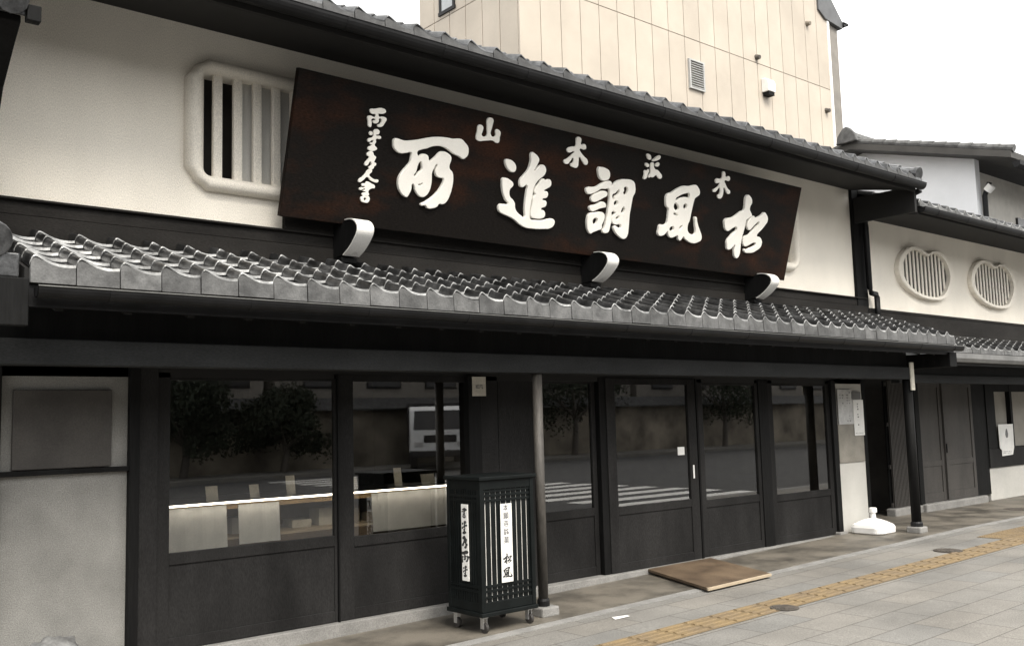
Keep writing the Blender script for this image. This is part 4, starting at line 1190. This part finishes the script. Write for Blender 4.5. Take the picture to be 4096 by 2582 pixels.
for k in range(11):
    z = 9.76 + k * 0.06
    s_.prism_x([(TY0 - 0.05, z), (TY0 - 0.045, z), (TY0 - 0.004, z + 0.05), (TY0 - 0.009, z + 0.05)], 18.43, 18.92)
s_.build('slats', VENTM, o)
hd = MB()
hd.prism_x([(TY0 - 0.001, 10.22), (TY0 - 0.001, 10.60), (TY0 - 0.10, 10.60), (TY0 - 0.19, 10.55), (TY0 - 0.23, 10.46), (TY0 - 0.23, 10.22)], 21.45, 21.77)
o = hd.build('vent_hood', WHITE, tw, bevel=0.02)
MB().box(21.48, 21.74, TY0 - 0.20, TY0 - 0.02, 10.13, 10.219).build('vent_opening', BLACKWOOD, o)
for x, z in ((23.83, 12.75), (24.58, 10.33), (21.28, 11.16), (21.0, 13.0)):
    MB().tube([(x, TY0 - 0.12, z - 0.03), (x, TY0 + 0.01, z)], [0.055, 0.08], 12).build('wall_fitting', mat('fitting', (0.22, 0.19, 0.15), rough=0.6, bump=0) if x == 23.83 else IRON, tw)
m = MB()
m.tube([(TX1 + 0.30, TY0 + 0.1, 9.95), (TX1 + 0.62, TY0 + 0.1, 9.95)], 0.02, 6)
m.tube([(TX1 + 0.30, TY0 + 0.1, 10.15), (TX1 + 0.62, TY0 + 0.1, 9.97)], 0.02, 6)
m.build('wall_bracket', METAL, tw)
m = MB()
m.box(TX0 - 0.03, TX0 - 0.001, 9.72, 9.80, 11.16, 12.6)
m.box(TX0 - 0.03, TX0 - 0.001, 10.24, 10.32, 11.16, 12.6)
m.box(TX0 - 0.04, TX0 - 0.001, 9.70, 10.34, 11.08, 11.16)
o = m.build('window', METAL, tw)
MB().box(TX0 - 0.012, TX0 - 0.0015, 9.80, 10.24, 11.16, 12.6).build('pane', mat('pale_pane', (0.35, 0.37, 0.38), rough=0.15, var=0.1, bump=0), o)
MB().tube([(12.55, 8.7, 9.72), (12.75, 9.0, 9.62), (12.88, 9.2, 9.45)], 0.02, 6).build('cable_bracket', METAL, tw)

# ------------------------------------------------------------------ sleeve wall at the left edge
sl = thing('sleeve_wall', (1.15, -0.6, 3.0), 'dark sleeve wall with a small tiled cap jutting from the left edge of the upper storey', 'wall')
prof = [(0.0, 3.25), (-0.86, 3.25), (-0.92, 3.45), (-1.05, 3.66), (-1.30, 3.85), (-1.42, 3.93), (-1.42, 3.97), (0.0, 4.55)]
MB().prism_x(prof, 1.16, 1.30).build('panel', BLACKWOOD, sl, bevel=0.006)
cp = MB()
cp.prism_x([(-1.52, 3.93), (-1.52, 4.0), (0.0, 4.62), (0.0, 4.55)], 0.95, 1.36)
cp = cp.build('cap', TILE, sl, bevel=0.01)
m = MB()
for k in range(6):
    y = -1.58 + k * 0.24
    m.tube([(1.22, y, 4.02 + (y + 1.52) * 0.408), (1.22, y + 0.25, 4.01 + (y + 0.25 + 1.52) * 0.408)], [0.085, 0.075], 12)
    m.tube([(1.02, y, 4.02 + (y + 1.52) * 0.408), (1.02, y + 0.25, 4.01 + (y + 0.25 + 1.52) * 0.408)], [0.085, 0.075], 12)
m.build('cap_tiles', TILE, cp)
MB().box(1.30, 1.372, -1.56, -1.50, 3.90, 3.99).build('end_block', BLACKWOOD, sl, bevel=0.004)

# ------------------------------------------------------------------ wire in the sky
c0 = Vector((0, -7.1523, 1.62))
m = MB()
a, b = c0 + Vector((2.306, 1, 0.637)) * 16, c0 + Vector((2.512, 1, 0.734)) * 14
pts = [a.lerp(b, t_) - Vector((0, 0, 0.0)) for t_ in (-3.0, -1, 0, 0.5, 1, 2.0, 4.0)]
tag(m.tube(pts, 0.006, 6).build('overhead_wire', mat('wire_grey', (0.12, 0.12, 0.12), rough=0.6, bump=0)), 'thin grey overhead wire crossing the white sky at the right', 'wire')

# ------------------------------------------------------------------ grey bag at the foot of the left wall
bx_, by_ = 1.80, -0.42
g = thing('plastic_bag', (bx_, by_, zg(bx_)), 'crumpled grey plastic bag with a white tag at the foot of the left plaster wall', 'bag')
bm = bmesh.new()
bmesh.ops.create_icosphere(bm, subdivisions=4, radius=1.0)
rr = random.Random(9)
from mathutils import noise
for v in bm.verts:
    p = v.co.copy()
    k = 1 + 0.12 * noise.noise(p * 1.7) + 0.09 * noise.noise(p * 5.0) + 0.05 * noise.noise(p * 13.0)
    v.co = Vector((p.x * 0.23 * k, p.y * 0.17 * k, max(-0.02, (p.z * 0.5 + 0.45) * 0.475 * k)))
me = bpy.data.meshes.new('bag')
bm.to_mesh(me); bm.free()
me.materials.append(mat('grey_plastic', (0.20, 0.20, 0.195), rough=0.45, c2=(0.07, 0.07, 0.07), scale=9, bump=0.3, bscale=40))
for p in me.polygons: p.use_smooth = True
o = bpy.data.objects.new('bag', me); col.objects.link(o); o.parent = g
m = MB()
m.add([(-0.15, -0.17, 0.345), (-0.04, -0.19, 0.375), (-0.04, -0.165, 0.395), (-0.15, -0.145, 0.365)], [(0, 1, 2, 3)])
m.v = [(x + bx_, y + by_, z + zg(bx_)) for x, y, z in m.v]
m.build('tag', WHITEPL, g, fix=False)
# white paper scrap on the apron edge
x, y = 6.05, -1.27
z = zg(x) + 0.004
sc_ = MB().add([(x - .05, y - .06, z), (x + .12, y - .07, z + 0.004), (x + .15, y - .01, z + 0.001), (x - .02, y + .01, z + 0.006)], [(0, 1, 2, 3)]).build('paper_scrap', PAPER, fix=False)
tag(sc_, 'small white paper scrap on the pavers near the round post', 'paper')

# ------------------------------------------------------------------ the far side of the street, mirrored in the glass
wl = thing('temple_wall', (10, -24.5, 0), 'mottled boundary wall with a tiled coping across the street', 'wall')
MB().box(-30, 70, -26.6, -26.3, -0.3, 2.3).build('plaster_face', mat('street_wall', (0.34, 0.30, 0.24), rough=0.85, c2=(0.08, 0.07, 0.055), scale=0.6, bump=0), wl)
MB().prism_x([(-27.1, 2.31), (-26.45, 2.75), (-25.8, 2.31), (-25.8, 2.25), (-27.1, 2.25)], -30, 70).build('coping', TILE, wl)

def block(x0, x1, h, label, mt, seed):  # added building, its height set to keep low sky light off the front
    b = thing('sky_blocker', ((x0 + x1) / 2, -31, -0.2), label, 'building', 'light blocking buildings added across the street')
    MB().box(x0, x1, -36, -28, -0.2, h).build('wall', mt, b)
    MB().box(x0 - 0.1, x1 + 0.1, -36.1, -27.9, h + 0.001, h + 0.5).build('blocker_parapet', PLASTER_GREY, b)
    z = 3.2
    while z < h - 2.5:
        x = x0 + 1.2
        while x < x1 - 2.2:
            f = MB().box(x, x + 1.7, -28.0, -27.94, z, z + 1.6).build('window', METAL, b)
            MB().box(x + 0.08, x + 1.62, -27.945, -27.93, z + 0.08, z + 1.52).build('pane', TD, f)
            x += 3.0
        z += 3.4
TD = mat('dark_pane', (0.02, 0.02, 0.022), rough=0.2, var=0.1, bump=0)
block(-45, -8, 8.0, 'grey block added across the street to block low sky, left of the row', PLASTER_GREY, 1)
block(-7.5, 17, 9.2, 'brownish block added across the street to block low sky, opposite the shop', GREYWALL, 2)
block(17.5, 38, 8.4, 'grey block added across the street to block low sky, behind the truck', GREYWALL, 3)
block(38.5, 75, 10.0, 'tall grey block added across the street to block low sky, at the right end', GREYWALL, 4)

def leaf_tree(x, y, h, r, label, seed, nl=7000):
    """a clipped garden tree: low forked trunk, layered leafy crown reaching down near the ground"""
    rr = random.Random(seed)
    t = thing('garden_tree', (x, y, -0.1), label, 'tree', 'trees across the street')
    m = MB()
    m.tube([(x, y, -0.2), (x + 0.15, y, h * 0.22), (x - 0.1, y + 0.1, h * 0.5)], [0.16, 0.12, 0.06], 10)
    for k in range(6):
        a = k * 1.05
        m.tube([(x + 0.1, y, h * 0.25 + 0.08 * k), (x + math.cos(a) * r * 0.7, y + math.sin(a) * r * 0.7, h * 0.5 + 0.1 * k)], [0.06, 0.02], 7)
    m.build('trunk', IRON, t)
    lf = MB()
    cl = []
    for k in range(34):
        a = rr.uniform(0, 6.283)
        q = r * math.sqrt(rr.random()) * 0.95
        zz = h * rr.uniform(0.28, 0.92)
        cl.append((Vector((x + math.cos(a) * q * (1.15 - zz / h * 0.6), y + math.sin(a) * q * 0.7, zz)), rr.uniform(0.22, 0.42) * r))
    for k in range(nl):
        c, q = cl[rr.randrange(len(cl))]
        d = Vector((rr.gauss(0, 1), rr.gauss(0, 1), rr.gauss(0, 0.7))).normalized() * q * rr.uniform(0.5, 1.05)
        p = c + d
        u = Vector((rr.gauss(0, 1), rr.gauss(0, 1), rr.gauss(0, 1))).normalized()
        v = u.orthogonal().normalized()
        s = rr.uniform(0.05, 0.11)
        lf.add([p - u * s, p + v * s * 0.5, p + u * s, p - v * s * 0.5], [(0, 1, 2, 3)])
    lf.build('crown', LEAF, t, fix=False)
LEAF = mat('leaf_green', (0.030, 0.038, 0.025), rough=0.7, spec=0.2, var=0.4, scale=2, bump=0)
leaf_tree(12.6, -25.0, 3.4, 2.0, 'low round dark tree across the street, leftmost of the row', 1)
leaf_tree(16.4, -25.2, 3.2, 1.7, 'dark broadleaf tree across the street, second from the left', 2)
leaf_tree(31.0, -25.0, 6.0, 2.6, 'large dark tree across the street beyond the truck', 3)
leaf_tree(42.0, -25.0, 6.5, 2.8, 'farthest dark tree of the row across the street', 4)

tr = thing('truck', (21.0, -21.8, -0.2), 'white light truck on the street, seen only mirrored in the window', 'truck')
def at_truck(m): return m
tx0, tx1, ty = 19.9, 22.1, -21.8
TW = mat('truck_paint', (0.75, 0.76, 0.77), rough=0.3, var=0.05, bump=0)
# the truck faces the shop window at a slant: built along -y
m = MB()
m.prism_x([(ty, 0.55), (ty + 0.02, 1.35), (ty - 0.22, 2.15), (ty - 0.45, 2.28), (ty - 1.7, 2.30), (ty - 1.7, 0.5), (ty - 0.1, 0.45)], tx0, tx1)
cab = m.build('cab', TW, tr, bevel=0.05)
MB().add([(tx0 + 0.12, ty + 0.022, 1.42), (tx1 - 0.12, ty + 0.022, 1.42), (tx1 - 0.18, ty - 0.20, 2.12), (tx0 + 0.18, ty - 0.20, 2.12)], [(0, 1, 2, 3)]).build('windscreen', TD, cab)
MB().box(tx0 + 0.5, tx1 - 0.5, ty + 0.012, ty + 0.03, 0.95, 1.22).build('grille', TD, cab)
MB().box(tx0 - 0.02, tx1 + 0.02, ty - 0.05, ty + 0.09, 0.42, 0.66).build('bumper', TD, cab, bevel=0.03)
for x in (tx0 + 0.15, tx1 - 0.47):
    MB().box(x, x + 0.32, ty + 0.0, ty + 0.035, 0.80, 0.98).build('headlight', STEEL, cab, bevel=0.02)
MB().box(tx0 - 0.05, tx1 + 0.05, ty - 6.2, ty - 1.8, 0.75, 2.45).build('cargo_box', TD, tr, bevel=0.03)
for x in (tx0 + 0.02, tx1 - 0.27):
    for y in (ty - 0.85, ty - 5.0):
        MB().tube([(x, y, 0.20), (x + 0.25, y, 0.20)], 0.40, 20).build('wheel', RUBBER, tr)
tr.rotation_euler.z = R(33)
